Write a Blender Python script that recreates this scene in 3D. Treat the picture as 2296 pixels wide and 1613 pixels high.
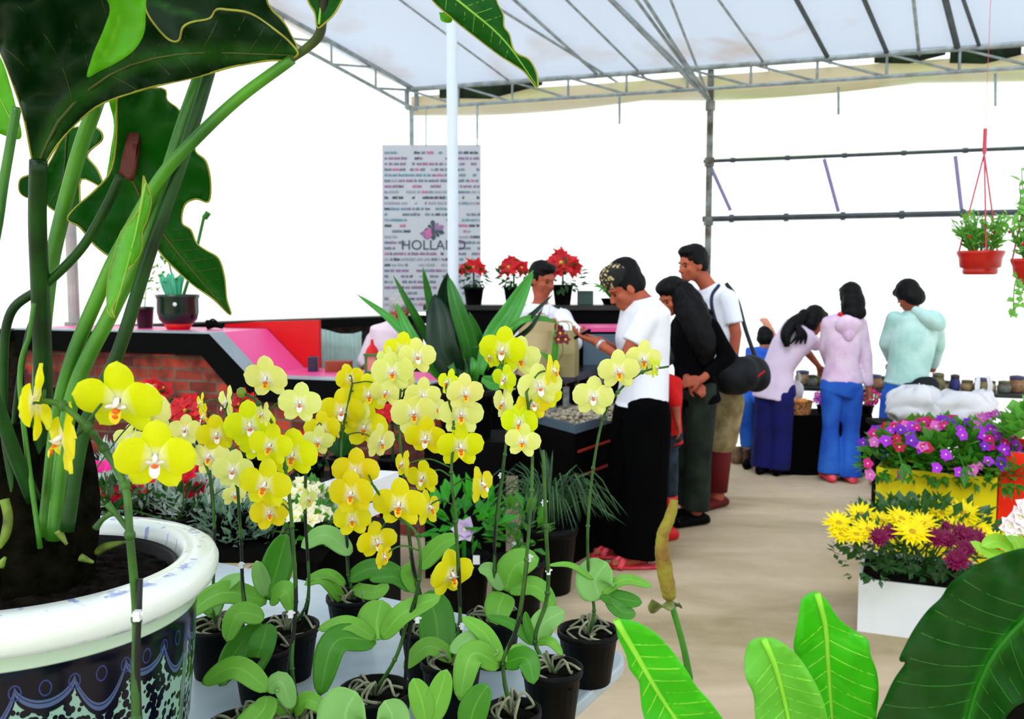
import bpy, math, random
from math import sin, cos, pi, radians, atan, sqrt
from mathutils import Vector, Matrix, noise, geometry
V = Vector
random.seed(7)
for o in list(bpy.data.objects): bpy.data.objects.remove(o)
sc = bpy.context.scene
col = sc.collection

# ------------------------------------------------------------------ camera, world, light
FPX, CX, CY, HC = 2100.0, 1148.0, 806.5, 1.55
PT = atan(175 / FPX)
cam = bpy.data.cameras.new('camera'); camo = bpy.data.objects.new('camera', cam); col.objects.link(camo)
camo.location = (0, 0, HC); camo.rotation_euler = (pi / 2 - PT, 0, 0)
cam.sensor_width = 36; cam.lens = FPX / 2296 * 36; cam.clip_start = .05; cam.clip_end = 200
cam.dof.use_dof = True; cam.dof.focus_distance = 1.55; cam.dof.aperture_fstop = 9
sc.camera = camo
w = bpy.data.worlds.new('overcast_sky'); sc.world = w; w.use_nodes = True
bg = w.node_tree.nodes['Background']; bg.inputs[0].default_value = (.93, .97, 1, 1); bg.inputs[1].default_value = 1.4
sun = bpy.data.lights.new('sun', 'SUN'); sun.energy = 9.0; sun.angle = radians(30); sun.color = (1, .97, .9)
suno = bpy.data.objects.new('sun', sun); col.objects.link(suno); suno.rotation_euler = (radians(40), radians(-18), 0)
sc.view_settings.view_transform = 'Standard'; sc.view_settings.look = 'None'
sc.view_settings.gamma = 1; sc.view_settings.exposure = 0.3; sc.view_settings.use_curve_mapping = False

def ray(px, py):
    u = (px - CX) / FPX; v = -(py - CY) / FPX
    return V((u, cos(PT) + v * sin(PT), -sin(PT) + v * cos(PT)))
def at(px, py, Y): r = ray(px, py); return V((0, 0, HC)) + r * (Y / r.y)
def onz(px, py, z): r = ray(px, py); return V((0, 0, HC)) + r * ((z - HC) / r.z)
def onpl(px, py, p, n): r = ray(px, py); c = V((0, 0, HC)); return c + r * ((p - c).dot(n) / r.dot(n))

# ------------------------------------------------------------------ materials
def lin(c): return tuple(((x / 255) / 12.92 if x / 255 <= .04045 else ((x / 255 + .055) / 1.055) ** 2.4) for x in c) + (1,)
MATS = {}
def nt(name):
    m = bpy.data.materials.new(name); m.use_nodes = True; t = m.node_tree
    return m, t, t.nodes['Principled BSDF'], t.nodes['Material Output']
def N(t, typ, **kw):
    n = t.nodes.new(typ)
    for k, v in kw.items():
        if k.startswith('i_'):
            key = k[2:]; n.inputs[int(key) if key.isdigit() else key].default_value = v
        else: setattr(n, k, v)
    return n
def mix(t, fac, a, b):
    n = t.nodes.new('ShaderNodeMix'); n.data_type = 'RGBA'
    for s, x in ((0, fac), (6, a), (7, b)):
        if hasattr(x, 'is_output'): t.links.new(x, n.inputs[s])
        else: n.inputs[s].default_value = x
    return n.outputs[2]
def math_(t, op, a, b=None, c=None):
    n = t.nodes.new('ShaderNodeMath'); n.operation = op
    for s, x in enumerate((a, b, c)):
        if x is None: continue
        if hasattr(x, 'is_output'): t.links.new(x, n.inputs[s])
        else: n.inputs[s].default_value = x
    return n.outputs[0]
def M(name, c, rough=.6, var=.12, vs=8, transl=0, tcol=None, bump=0, spec=.3, metal=0, col2=None, csc=None):
    """plain procedural material: base colour with noise variation"""
    if name in MATS: return MATS[name]
    m, t, p, out = nt(name); c1 = lin(c)
    c2 = lin(col2) if col2 else tuple(x * (1 - var) for x in c1[:3]) + (1,)
    tc = N(t, 'ShaderNodeTexCoord'); nz = N(t, 'ShaderNodeTexNoise', i_Scale=vs, i_Detail=4)
    t.links.new(tc.outputs['Object'], nz.inputs['Vector'])
    rp = N(t, 'ShaderNodeMapRange', i_1=.35, i_2=.65); t.links.new(nz.outputs[0], rp.inputs[0])
    colr = mix(t, rp.outputs[0], c1, c2)
    t.links.new(colr, p.inputs['Base Color'])
    p.inputs['Roughness'].default_value = rough; p.inputs['Specular IOR Level'].default_value = spec; p.inputs['Metallic'].default_value = metal
    if bump:
        b = N(t, 'ShaderNodeBump', i_Strength=bump, i_Distance=.01); t.links.new(nz.outputs[0], b.inputs['Height']); t.links.new(b.outputs[0], p.inputs['Normal'])
    if transl:
        tr = N(t, 'ShaderNodeBsdfTranslucent'); ms = N(t, 'ShaderNodeMixShader', i_0=transl)
        if tcol: tr.inputs[0].default_value = lin(tcol)
        else: t.links.new(colr, tr.inputs[0])
        t.links.new(p.outputs[0], ms.inputs[1]); t.links.new(tr.outputs[0], ms.inputs[2]); t.links.new(ms.outputs[0], out.inputs[0])
    MATS[name] = m; return m
def leafmat(name, c, vein, tcol, transl=.35, rough=.38, k=26, side=.35, spec=.4):
    """leaf: paler midrib at tc.x = 0 and faint side veins"""
    if name in MATS: return MATS[name]
    m, t, p, out = nt(name)
    a = N(t, 'ShaderNodeAttribute', attribute_name='tc'); s = N(t, 'ShaderNodeSeparateXYZ'); t.links.new(a.outputs['Vector'], s.inputs[0])
    ax = math_(t, 'ABSOLUTE', s.outputs[0])
    mid = N(t, 'ShaderNodeMapRange', i_1=.0, i_2=.09, i_3=1, i_4=0); t.links.new(ax, mid.inputs[0])
    ph = math_(t, 'SUBTRACT', math_(t, 'MULTIPLY', s.outputs[1], float(k)), math_(t, 'MULTIPLY', ax, 5.0))
    sv = N(t, 'ShaderNodeMapRange', i_1=.9, i_2=1, i_3=0, i_4=side); t.links.new(math_(t, 'SINE', ph), sv.inputs[0])
    f = math_(t, 'MAXIMUM', mid.outputs[0], sv.outputs[0])
    nz = N(t, 'ShaderNodeTexNoise', i_Scale=14, i_Detail=2); tc = N(t, 'ShaderNodeTexCoord'); t.links.new(tc.outputs['Object'], nz.inputs['Vector'])
    base = mix(t, nz.outputs[0], lin(c), tuple(x * .72 for x in lin(c)[:3]) + (1,))
    colr = mix(t, f, base, lin(vein)); t.links.new(colr, p.inputs['Base Color'])
    p.inputs['Roughness'].default_value = rough; p.inputs['Specular IOR Level'].default_value = spec
    tr = N(t, 'ShaderNodeBsdfTranslucent'); tcl = mix(t, f, lin(tcol), lin(vein)); t.links.new(tcl, tr.inputs[0])
    ms = N(t, 'ShaderNodeMixShader', i_0=transl); t.links.new(p.outputs[0], ms.inputs[1]); t.links.new(tr.outputs[0], ms.inputs[2]); t.links.new(ms.outputs[0], out.inputs[0])
    MATS[name] = m; return m

# ------------------------------------------------------------------ mesh builder
WL = {}
def crom(pts, n):
    """Catmull-Rom through pts, n samples per span"""
    P = [V(p) for p in pts]; out = []
    for i in range(len(P) - 1):
        p0 = P[i - 1] if i else P[i] * 2 - P[i + 1]; p1 = P[i]; p2 = P[i + 1]; p3 = P[i + 2] if i + 2 < len(P) else P[i + 1] * 2 - P[i]
        for k in range(n):
            t = k / n
            out.append(.5 * ((2 * p1) + (p2 - p0) * t + (2 * p0 - 5 * p1 + 4 * p2 - p3) * t * t + (3 * p1 - p0 - 3 * p2 + p3) * t ** 3))
    out.append(P[-1].copy()); return out
def resample(pts, m):
    L = [0]
    for a, b in zip(pts, pts[1:]): L.append(L[-1] + (b - a).length)
    out = []; j = 0
    for i in range(m):
        s = L[-1] * i / (m - 1)
        while j < len(pts) - 2 and L[j + 1] < s: j += 1
        d = L[j + 1] - L[j]; out.append(pts[j].lerp(pts[j + 1], (s - L[j]) / d if d > 1e-9 else 0))
    return out
class MB:
    def __init__(s): s.v = []; s.f = []; s.tc = []; s.mi = []; s.cur = 0
    def vert(s, p, tc=(0, 0, 0)): s.v.append(V(p)); s.tc.append(tuple(tc)); return len(s.v) - 1
    def face(s, *i): s.f.append(i); s.mi.append(s.cur)
    def box(s, c, d, rz=0, R=None):
        R = R or Matrix.Rotation(rz, 3, 'Z'); c = V(c)
        idx = []
        for x in (-1, 1):
            for y in (-1, 1):
                for z in (-1, 1):
                    l = V((x * d[0] / 2, y * d[1] / 2, z * d[2] / 2)); idx.append(s.vert(c + R @ l, l + V((0, 0, c.z))))
        for q in ((0, 1, 3, 2), (4, 6, 7, 5), (0, 4, 5, 1), (2, 3, 7, 6), (0, 2, 6, 4), (1, 5, 7, 3)): s.face(*[idx[i] for i in q])
        return s
    def prism(s, poly, off):
        """polygon (list of 3D points) extruded by the vector off"""
        n = len(poly); a = [s.vert(p, p) for p in poly]; b = [s.vert(V(p) + V(off), V(p) + V(off)) for p in poly]
        s.face(*a[::-1]); s.face(*b)
        for i in range(n): s.face(a[i], a[(i + 1) % n], b[(i + 1) % n], b[i])
        return s
    def tube(s, pts, r, n=8, sm=0, cap=True):
        if sm:
            rr = r if isinstance(r, (list, tuple)) else [r] * len(pts)
            q = crom([V((i, rr[i], 0)) for i in range(len(pts))], sm); pts = crom(pts, sm); r = [max(.0003, a.y) for a in q]
        pts = [V(p) for p in pts]; r = r if isinstance(r, (list, tuple)) else [r] * len(pts)
        ref = None; rings = []
        for i, p in enumerate(pts):
            T = (pts[min(i + 1, len(pts) - 1)] - pts[max(i - 1, 0)])
            T = T.normalized() if T.length > 1e-9 else V((0, 0, 1))
            if ref is None: ref = T.orthogonal().normalized()
            ref = (ref - T * ref.dot(T)); ref = ref.normalized() if ref.length > 1e-6 else T.orthogonal().normalized()
            b = T.cross(ref)
            rings.append([s.vert(p + (ref * cos(2 * pi * k / n) + b * sin(2 * pi * k / n)) * r[i], (k / n, i / len(pts), 0)) for k in range(n)])
        for A, B in zip(rings, rings[1:]):
            for k in range(n): s.face(A[k], A[(k + 1) % n], B[(k + 1) % n], B[k])
        if cap: s.face(*rings[0][::-1]); s.face(*rings[-1])
        return s
    def lathe(s, prof, c=(0, 0, 0), n=24, sq=0):
        """prof = [(r, z)...] around the vertical through c"""
        c = V(c); rings = []
        for r, z in prof:
            rings.append([s.vert(c + V((r * cos(2 * pi * k / n), r * sin(2 * pi * k / n), z)), (k / n, z, r)) for k in range(n)])
        for A, B in zip(rings, rings[1:]):
            for k in range(n): s.face(A[k], A[(k + 1) % n], B[(k + 1) % n], B[k])
        s.face(*rings[0][::-1]); s.face(*rings[-1]); return s
    def loft(s, rings, n=16):
        """rings = [(centre, a vector, b vector)]"""
        R = [[s.vert(V(c) + V(a) * cos(2 * pi * k / n) + V(b) * sin(2 * pi * k / n)) for k in range(n)] for c, a, b in rings]
        for A, B in zip(R, R[1:]):
            for k in range(n): s.face(A[k], A[(k + 1) % n], B[(k + 1) % n], B[k])
        s.face(*R[0][::-1]); s.face(*R[-1]); return s
    def ell(s, c, r, R=None, n=12, m=8):
        R = R or Matrix.Identity(3); r = r if isinstance(r, (list, tuple)) else (r, r, r); c = V(c)
        top = s.vert(c + R @ V((0, 0, r[2]))); rows = []
        for j in range(1, m):
            a = pi * j / m
            rows.append([s.vert(c + R @ V((r[0] * sin(a) * cos(2 * pi * k / n), r[1] * sin(a) * sin(2 * pi * k / n), r[2] * cos(a)))) for k in range(n)])
        bot = s.vert(c - R @ V((0, 0, r[2])))
        for k in range(n):
            s.face(top, rows[0][k], rows[0][(k + 1) % n]); s.face(bot, rows[-1][(k + 1) % n], rows[-1][k])
        for A, B in zip(rows, rows[1:]):
            for k in range(n): s.face(A[k], B[k], B[(k + 1) % n], A[(k + 1) % n])
        return s
    def leaf(s, pts, wid, up=(0, -.75, .65), fold=.12, n=12, m=6, base=.14, pw=.55, skew=1.0, wavy=0, tip=.03):
        up = V(up); C = resample(crom(pts, 8), n + 1); rows = []; ph = random.random() * 6
        for i, c in enumerate(C):
            t = i / n; T = (C[min(i + 1, n)] - C[max(i - 1, 0)]).normalized()
            S = T.cross(up); S = S.normalized() if S.length > 1e-5 else T.orthogonal().normalized(); Nn = S.cross(T)
            tt = t ** skew; hw = wid / 2 * max((1 - abs(2 * tt - 1) ** 2.1) ** pw if abs(2 * tt - 1) < 1 else 0, base if t < .5 else tip)
            rows.append([s.vert(c + S * hw * a + Nn * (fold * hw * a * a * 1.6 + wavy * hw * sin(t * 14 + ph + a) * abs(a)), (a, t, 0)) for a in [2 * j / m - 1 for j in range(m + 1)]])
        for A, B in zip(rows, rows[1:]):
            for j in range(m): s.face(A[j], A[j + 1], B[j + 1], B[j])
        return s
    def bit(s, p, d, wid, up):
        """small four-corner leaf"""
        d = V(d); S = d.cross(V(up)); S = S.normalized() * wid / 2 if S.length > 1e-6 else V((wid / 2, 0, 0)); Nn = S.cross(d).normalized() * wid * .15
        a = s.vert(p, (0, 0, 0)); b = s.vert(p + d * .45 + S + Nn, (1, .5, 0)); c = s.vert(p + d, (0, 1, 0)); e = s.vert(p + d * .45 - S + Nn, (-1, .5, 0)); g = s.vert(p + d * .5, (0, .5, 0))
        s.face(a, b, g); s.face(b, c, g); s.face(c, e, g); s.face(e, a, g)
    def mesh(s, name, off=None, smooth=True):
        me = bpy.data.meshes.new(name); off = off or V((0, 0, 0))
        me.from_pydata([v - off for v in s.v], [], s.f)
        if any(s.mi): me.polygons.foreach_set('material_index', s.mi)
        at_ = me.attributes.new('tc', 'FLOAT_VECTOR', 'POINT'); at_.data.foreach_set('vector', [x for t in s.tc for x in t])
        if smooth: me.polygons.foreach_set('use_smooth', [True] * len(me.polygons))
        me.update(); return me
    def build(s, name, mats, parent=None, smooth=False, bevel=0, solid=0, auto=False):
        off = WL[parent.name] if parent else V((0, 0, 0))
        if not isinstance(mats, (list, tuple)): mats = [mats]
        if parent is None and s.v:
            xs = [v.x for v in s.v]; ys = [v.y for v in s.v]; zs = [v.z for v in s.v]
            off = V(((min(xs) + max(xs)) / 2, (min(ys) + max(ys)) / 2, min(zs)))
        me = s.mesh(name, off, smooth)
        for m in mats: me.materials.append(m)
        o = bpy.data.objects.new(name, me); col.objects.link(o); WL[o.name] = off.copy()
        if parent: o.parent = parent
        else: o.location = off
        if bevel:
            b = o.modifiers.new('b', 'BEVEL'); b.width = bevel; b.segments = 2; b.limit_method = 'ANGLE'
        if solid:
            b = o.modifiers.new('s', 'SOLIDIFY'); b.thickness = solid; b.offset = 0
        return o
def tag(o, label=None, cat=None, group=None, kind=None):
    if label: o['label'] = label
    if cat: o['category'] = cat
    if group: o['group'] = group
    if kind: o['kind'] = kind
    return o
def thing(name, loc, label, cat, group=None):
    o = bpy.data.objects.new(name, None); o.empty_display_size = .05; col.objects.link(o); o.location = loc; WL[o.name] = V(loc)
    return tag(o, label, cat, group)
def inst(name, me, parent, wloc, R=None, s=1):
    o = bpy.data.objects.new(name, me); col.objects.link(o)
    mw = Matrix.Translation(V(wloc) - WL[parent.name]) @ (R.to_4x4() if R else Matrix.Identity(4)) @ Matrix.Scale(s, 4)
    o.parent = parent; o.matrix_local = mw; WL[o.name] = V(wloc); return o
def copy_tree(o, parent=None, loc=None, rz=0, label=None, sc_=1):
    c = o.copy(); col.objects.link(c); c.parent = parent
    if loc is not None: c.location = loc; c.rotation_euler = (0, 0, rz); c.scale = (sc_,) * 3
    if label: c['label'] = label
    for ch in o.children: copy_tree(ch, c)
    return c
def jit(me_obj, amp, scale=20):
    for v in me_obj.data.vertices: v.co += noise.noise_vector(v.co * scale) * amp
def remesh(mb, name, mat, parent, vox, it=6, wr=0, ws=9):
    me = mb.mesh(name, None, False); o = bpy.data.objects.new('tmp', me); col.objects.link(o)
    r = o.modifiers.new('r', 'REMESH'); r.mode = 'VOXEL'; r.voxel_size = vox
    sm = o.modifiers.new('s', 'SMOOTH'); sm.factor = .5; sm.iterations = it
    dg = bpy.context.evaluated_depsgraph_get(); dg.update()
    m2 = bpy.data.meshes.new_from_object(o.evaluated_get(dg)); bpy.data.objects.remove(o)
    off = WL[parent.name]
    if wr:
        nr = [v.normal.copy() for v in m2.vertices]
        for v, n_ in zip(m2.vertices, nr): v.co += n_ * (noise.noise(v.co * V((ws, ws, ws * .45)) if False else V((v.co.x * ws, v.co.y * ws, v.co.z * ws * .5))) * wr)
    for v in m2.vertices: v.co -= off
    m2.materials.clear(); m2.materials.append(mat)
    m2.polygons.foreach_set('use_smooth', [True] * len(m2.polygons)); m2.update()
    p = bpy.data.objects.new(name, m2); col.objects.link(p); p.parent = parent; WL[p.name] = off.copy(); return p

# ------------------------------------------------------------------ setting
EAVE = 3.5; C0 = V((-1.04, 9.84, 0)); U = V((.944, -.329, 0)).normalized(); NW = V((U.y, -U.x, 0))   # NW: from the back wall towards the camera
if NW.y > 0: NW = -NW
RS = .3
def wallp(s, d, z): return C0 + U * s + NW * d + V((0, 0, z))
def sheetmat(name, c, tr, tp, stain, sc_=1.2, em=0):
    m, t, p, out = nt(name)
    tc = N(t, 'ShaderNodeTexCoord'); nz = N(t, 'ShaderNodeTexNoise', i_Scale=sc_, i_Detail=5, i_Distortion=.6); t.links.new(tc.outputs['Object'], nz.inputs['Vector'])
    r = N(t, 'ShaderNodeMapRange', i_1=.55, i_2=.75); t.links.new(nz.outputs[0], r.inputs[0])
    colr = mix(t, r.outputs[0], lin(c), lin(stain))
    t.links.new(colr, p.inputs['Base Color']); p.inputs['Roughness'].default_value = .5
    a = N(t, 'ShaderNodeBsdfTranslucent'); t.links.new(colr, a.inputs[0]); b = N(t, 'ShaderNodeBsdfTransparent'); t.links.new(colr, b.inputs[0])
    m1 = N(t, 'ShaderNodeMixShader', i_0=tr); t.links.new(p.outputs[0], m1.inputs[1]); t.links.new(a.outputs[0], m1.inputs[2])
    m2 = N(t, 'ShaderNodeMixShader', i_0=tp); t.links.new(m1.outputs[0], m2.inputs[1]); t.links.new(b.outputs[0], m2.inputs[2]); t.links.new(m2.outputs[0], out.inputs[0]); return m
m_wall = sheetmat('wall_plastic_sheet', (253, 253, 250), .8, .6, (244, 246, 230), .5)
m_roof = sheetmat('roof_plastic_sheet', (164, 174, 188), .4, .3, (150, 132, 116), .8)
m_steel = M('galvanised_steel', (150, 160, 160), .45, .4, 12, metal=.3)
m_dsteel = M('dark_painted_steel', (62, 70, 74), .5, .4, 14)
m_black = M('black_paint', (7, 7, 8), .7, .2, spec=.05)

# floor
def floor_mat():
    m, t, p, out = nt('worn_concrete')
    tc = N(t, 'ShaderNodeTexCoord'); mp = N(t, 'ShaderNodeMapping'); mp.inputs['Scale'].default_value = (.5, 1.6, 1); mp.inputs['Rotation'].default_value = (0, 0, .2)
    t.links.new(tc.outputs['Object'], mp.inputs[0])
    n1 = N(t, 'ShaderNodeTexNoise', i_Scale=1.3, i_Detail=6, i_Distortion=.5); t.links.new(mp.outputs[0], n1.inputs['Vector'])
    n2 = N(t, 'ShaderNodeTexNoise', i_Scale=9, i_Detail=5); t.links.new(tc.outputs['Object'], n2.inputs['Vector'])
    r1 = N(t, 'ShaderNodeMapRange', i_1=.42, i_2=.66); t.links.new(n1.outputs[0], r1.inputs[0])
    r2 = N(t, 'ShaderNodeMapRange', i_1=.4, i_2=.7, i_4=.45); t.links.new(n2.outputs[0], r2.inputs[0])
    c = mix(t, r1.outputs[0], lin((204, 182, 152)), lin((158, 140, 102))); c = mix(t, r2.outputs[0], c, lin((184, 164, 136)))
    t.links.new(c, p.inputs['Base Color']); p.inputs['Roughness'].default_value = .75
    b = N(t, 'ShaderNodeBump', i_Strength=.2, i_Distance=.01); t.links.new(n2.outputs[0], b.inputs['Height']); t.links.new(b.outputs[0], p.inputs['Normal']); return m
mb = MB(); mb.prism([wallp(-.03, -.02, -.1), wallp(-5.6, 12.5, -.1), wallp(7.8, 12.5, -.1), wallp(7.8, -.02, -.1)], (0, 0, .1)); tag(mb.build('floor', floor_mat()), kind='structure')

SP = 3.05   # where the post at the vent starts
WEND = 7.4
def wavy_sheet(name, s0, s1, z0, z1, mat, d=0, dz=0, amp=.025, fn=None):
    mb = MB(); nx = max(2, int((s1 - s0) / .15)); nz = max(2, int((z1 - z0) / .2)); g = []
    for i in range(nx + 1):
        s = s0 + (s1 - s0) * i / nx
        g.append([mb.vert(wallp(s, d + amp * noise.noise(V((s * 1.5, j * .3, z0))), z0 + (z1 - z0) * j / nz + (fn(s) if fn and j == 0 else 0))) for j in range(nz + 1)])
    for i in range(nx):
        for j in range(nz): mb.face(g[i][j], g[i + 1][j], g[i + 1][j + 1], g[i][j + 1])
    return mb.build(name, mat, smooth=True, solid=.004)
tag(wavy_sheet('wall_back', 0, SP, .02, EAVE - .2, m_wall), kind='structure')
tag(wavy_sheet('wall_back_lower', SP, WEND, .02, 2.13, m_wall), kind='structure')
tag(wavy_sheet('wall_back_upper', SP, WEND, 2.66, EAVE - .2, sheetmat('upper_wall_sheet', (250, 253, 244), .8, .52, (238, 246, 222), .5), fn=lambda s: .02 * sin(s * 3)), kind='structure')
tag(wavy_sheet('wall_back_band', 0, WEND, EAVE - .24, EAVE - .05, sheetmat('beige_eave_tarp', (222, 214, 190), .55, .18, (214, 218, 170), 1.5), d=-.01, fn=lambda s: -.05 * abs(sin(s * 1.3))), kind='structure')
LD = V((-.68, -.73, 0)).normalized()
mb = MB(); g = []
for i in range(31):
    s = 7.6 * i / 30; a = C0 + LD * s; dd = (a - C0).dot(NW); top = EAVE + RS * dd
    g.append([mb.vert(a + V((.03 * noise.noise(V((s, j, 1))), 0, 1.2 + (top - 1.2) * j / 6))) for j in range(7)])
for i in range(30):
    for j in range(6): mb.face(g[i][j], g[i + 1][j], g[i + 1][j + 1], g[i][j + 1])
tag(mb.build('wall_left', m_wall, smooth=True, solid=.004), kind='structure')
# knee wall below the left sheet, rough dark stone
m_stone = M('rough_dark_stone', (52, 40, 30), .9, .8, 22, col2=(16, 12, 10), bump=.6)
mb = MB(); n_ = V((LD.y, -LD.x, 0)) * .18
mb.prism([C0 + LD * .02, C0 + LD * 7.6, C0 + LD * 7.6 - n_ , C0 + LD * .02 - n_ ], (0, 0, 1.12)); tag(mb.build('trim_1', m_stone), kind='structure')
mb = MB(); n2_ = n_ * 1.6
mb.prism([C0 + LD * .0 + n_ * .2 + V((0, 0, 1.121)), C0 + LD * 7.6 + n_ * .2 + V((0, 0, 1.121)), C0 + LD * 7.6 - n2_ + V((0, 0, 1.121)), C0 - n2_ + V((0, 0, 1.121))], (0, 0, .08)); tag(mb.build('trim_2', m_black), kind='structure')
# roof: back slope, ridge, front slope
RD = 6.2
mb = MB(); g = []
NS, ND = 40, 34
def roofz(d): return EAVE + RS * (d if d < RD else 2 * RD - d)
def roofp(s, d): return wallp(s, d, roofz(d))
for i in range(NS + 1):
    row = []
    for j in range(ND + 1):
        d = 12.6 * j / ND; k = i / NS; s0 = -.445 * d - .03; s = s0 + (WEND + .3 - s0) * k
        sag = -.035 * abs(sin(s * pi / 1.05)) * 1 + .02 * noise.noise(V((s * 2, d * 2, 0)))
        row.append(mb.vert(roofp(s, d) + V((0, 0, sag + .03))))
    g.append(row)
for i in range(NS):
    for j in range(ND): mb.face(g[i][j], g[i + 1][j], g[i + 1][j + 1], g[i][j + 1])
tag(mb.build('ceiling', m_roof, smooth=True), kind='structure')
# sunlit forest outside glimpsed under the eave, and an unseen wall added behind the viewer for front fill light
mb = MB(); a = wallp(-3, 12.4, 0); b = wallp(WEND + .3, 12.4, 0)
mb.prism([a, b, b + V((0, 0, 3.3)), a + V((0, 0, 3.3))], NW * .1); tag(mb.build('wall_front_fill', sheetmat('front_fill_sheet', (244, 246, 240), .7, .4, (224, 226, 210), .5)), kind='structure')

# roof rafters and purlins (pixel lines carried onto the roof plane)
rn = V((0, 0, 1)) - NW * RS; rn.normalize(); rp0 = wallp(0, 0, EAVE - .02)
k_ = 0
for (x0, y0, x1, y1, r, m_) in ((1040, -30, 1385, 185, .012, m_steel), (1120, -30, 1345, 172, .014, m_steel), (1240, -30, 1450, 178, .011, m_steel), (1350, -20, 1582, 208, .022, m_steel),
        (1590, -30, 1725, 158, .011, m_steel), (1770, -30, 1862, 140, .02, m_dsteel), (1925, -30, 1992, 126, .02, m_dsteel), (2045, -30, 2062, 128, .014, m_steel), (2112, -30, 2150, 120, .026, m_dsteel), (2150, -30, 2200, 116, .016, m_dsteel), (870, -20, 1160, 195, .01, m_steel)):
    k_ += 1
    a = onpl(x1, y1, rp0, rn); b = onpl(x0, y0, rp0, rn); b2 = a + (b - a) * 2.2
    mb = MB(); mb.tube([a, b2], r, 8); o = mb.build('roof_rafter', m_); tag(o, kind='structure')
# post at the vent, braces rising from it
post = at(1586, 631, 0.001)
def wx(px, py=631, d=0): return onpl(px, py, C0 + NW * d, NW)
pb = wx(1586, 631, .06); pb.z = 0
mb = MB(); mb.tube([pb, pb + V((0, 0, EAVE - .02))], .03, 10)
for z in (3.17, 2.12, 2.66): mb.tube([pb + V((0, 0, z - .05)), pb + V((0, 0, z + .03))], .045, 10)
tag(mb.build('trim_3', M('weathered_pipe', (132, 140, 134), .6, .6, 9, col2=(70, 58, 46))), kind='structure')
top = pb + V((0, 0, 3.2))
for (x, y, r) in ((1360, -10, .02), (1420, -10, .014), (1500, -10, .012), (1440, -10, .016)):
    e = onpl(x, y, rp0 - V((0, 0, .05)), rn); mb = MB(); mb.tube([top, e], r, 8); tag(mb.build('roof_brace', m_steel), kind='structure')
# eave truss along the back wall
def truss(name, p0, dirv, L, h, nb, drop=0):
    mb = MB(); ht = V((0, 0, h))
    mb.tube([p0, p0 + dirv * L], .024, 8); mb.tube([p0 - ht, p0 - ht + dirv * L], .018, 8)
    for i in range(nb + 1):
        q = p0 + dirv * (L * i / nb); mb.tube([q, q - ht], .012 if i else .025, 6)
        if i < nb: mb.tube([q, q - ht + dirv * (L / nb)], .011, 6)
    return tag(mb.build(name, m_steel), kind='structure')
truss('eave_truss', wallp(0, .1, EAVE), U, WEND, .19, 13)
ld3 = (LD + V((0, 0, RS * LD.dot(NW)))).normalized()
truss('gable_truss', C0 + V((.06, -.06, EAVE)), ld3, 6, .2, 11)
# tarp band with holes above the truss, plus tie stubs
mb = MB()
for px, y0, y1 in ((1070, 235, 310), (1389, 215, 278), (1880, 195, 257), (2232, 165, 238)):
    a = wx(px, y0, .14); b = wx(px, y1, .14); mb.tube([a, b], .011, 6)
tag(mb.build('trim_4', m_steel), kind='structure')
m_bush = M('outside_tree_green', (40, 60, 34), .9, .6, 6, col2=(14, 22, 12))
for (x0, x1, s) in ((985, 1215, 0), (1960, 2120, 1), (2130, 2290, 2)):
    a = wx(x0, 215 if s == 0 else 135, .03); b = wx(x1, 190 if s == 0 else 122, .03)
    mb = MB(); mb.prism([a + V((0, 0, -.02)), a + V((0, 0, .07)), b + V((0, 0, .07)), b + V((0, 0, 0)), (a + b) / 2 + V((0, 0, -.08 if s == 0 else -.05))], NW * -.02)
    tag(mb.build('trim_5', m_bush), kind='structure')
mb = MB()
tw = V((0, 0, 0))
# vent bars and struts
for (z, r) in ((2.66, .016), (2.13, .026)):
    mb = MB(); a = wallp(SP - .05, .05, z); b = wallp(WEND, .05, z); mb.tube([a, b], r, 8)
    for k in range(9): q = a.lerp(b, .06 + .11 * k); mb.tube([q - U * .02, q + U * .02], r * 1.45, 8)
    tag(mb.build('window_bar', m_dsteel), kind='structure')
for (x0, y0, x1, y1) in ((1592, 370, 1638, 472), (1848, 357, 1880, 475), (2142, 350, 2156, 470)):
    mb = MB(); mb.tube([wx(x0, y0, .06), wx(x1, y1, .06)], .017, 8); tag(mb.build('window_strut', M('lavender_grey_paint', (128, 120, 160), .5)), kind='structure')
# corner pipes and left wall pipe
mb = MB(); p = C0 + NW * .1 + U * .05; mb.tube([p + V((0, 0, 0.01)), p + V((0, 0, EAVE - .2))], .022, 8); q = C0 + LD * 4.05 + V((.12, -.05, 0))
tag(mb.build('trim_6', m_steel), kind='structure')
ql = onpl(163, 631, C0, V((-LD.y, LD.x, 0))); ql.z = 0; ql = ql * .985
mb = MB(); mb.tube([ql + V((0, 0, 1.23)), ql + V((0, 0, 3.9))], .042, 12); mb.tube([ql + V((0, 0, 1.2)), ql + V((0, 0, 1.24))], .07, 12); tag(mb.build('trim_7', M('grey_pipe', (178, 172, 168), .5, .3, 5)), kind='structure')
#MARK_SETTING_END

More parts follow.
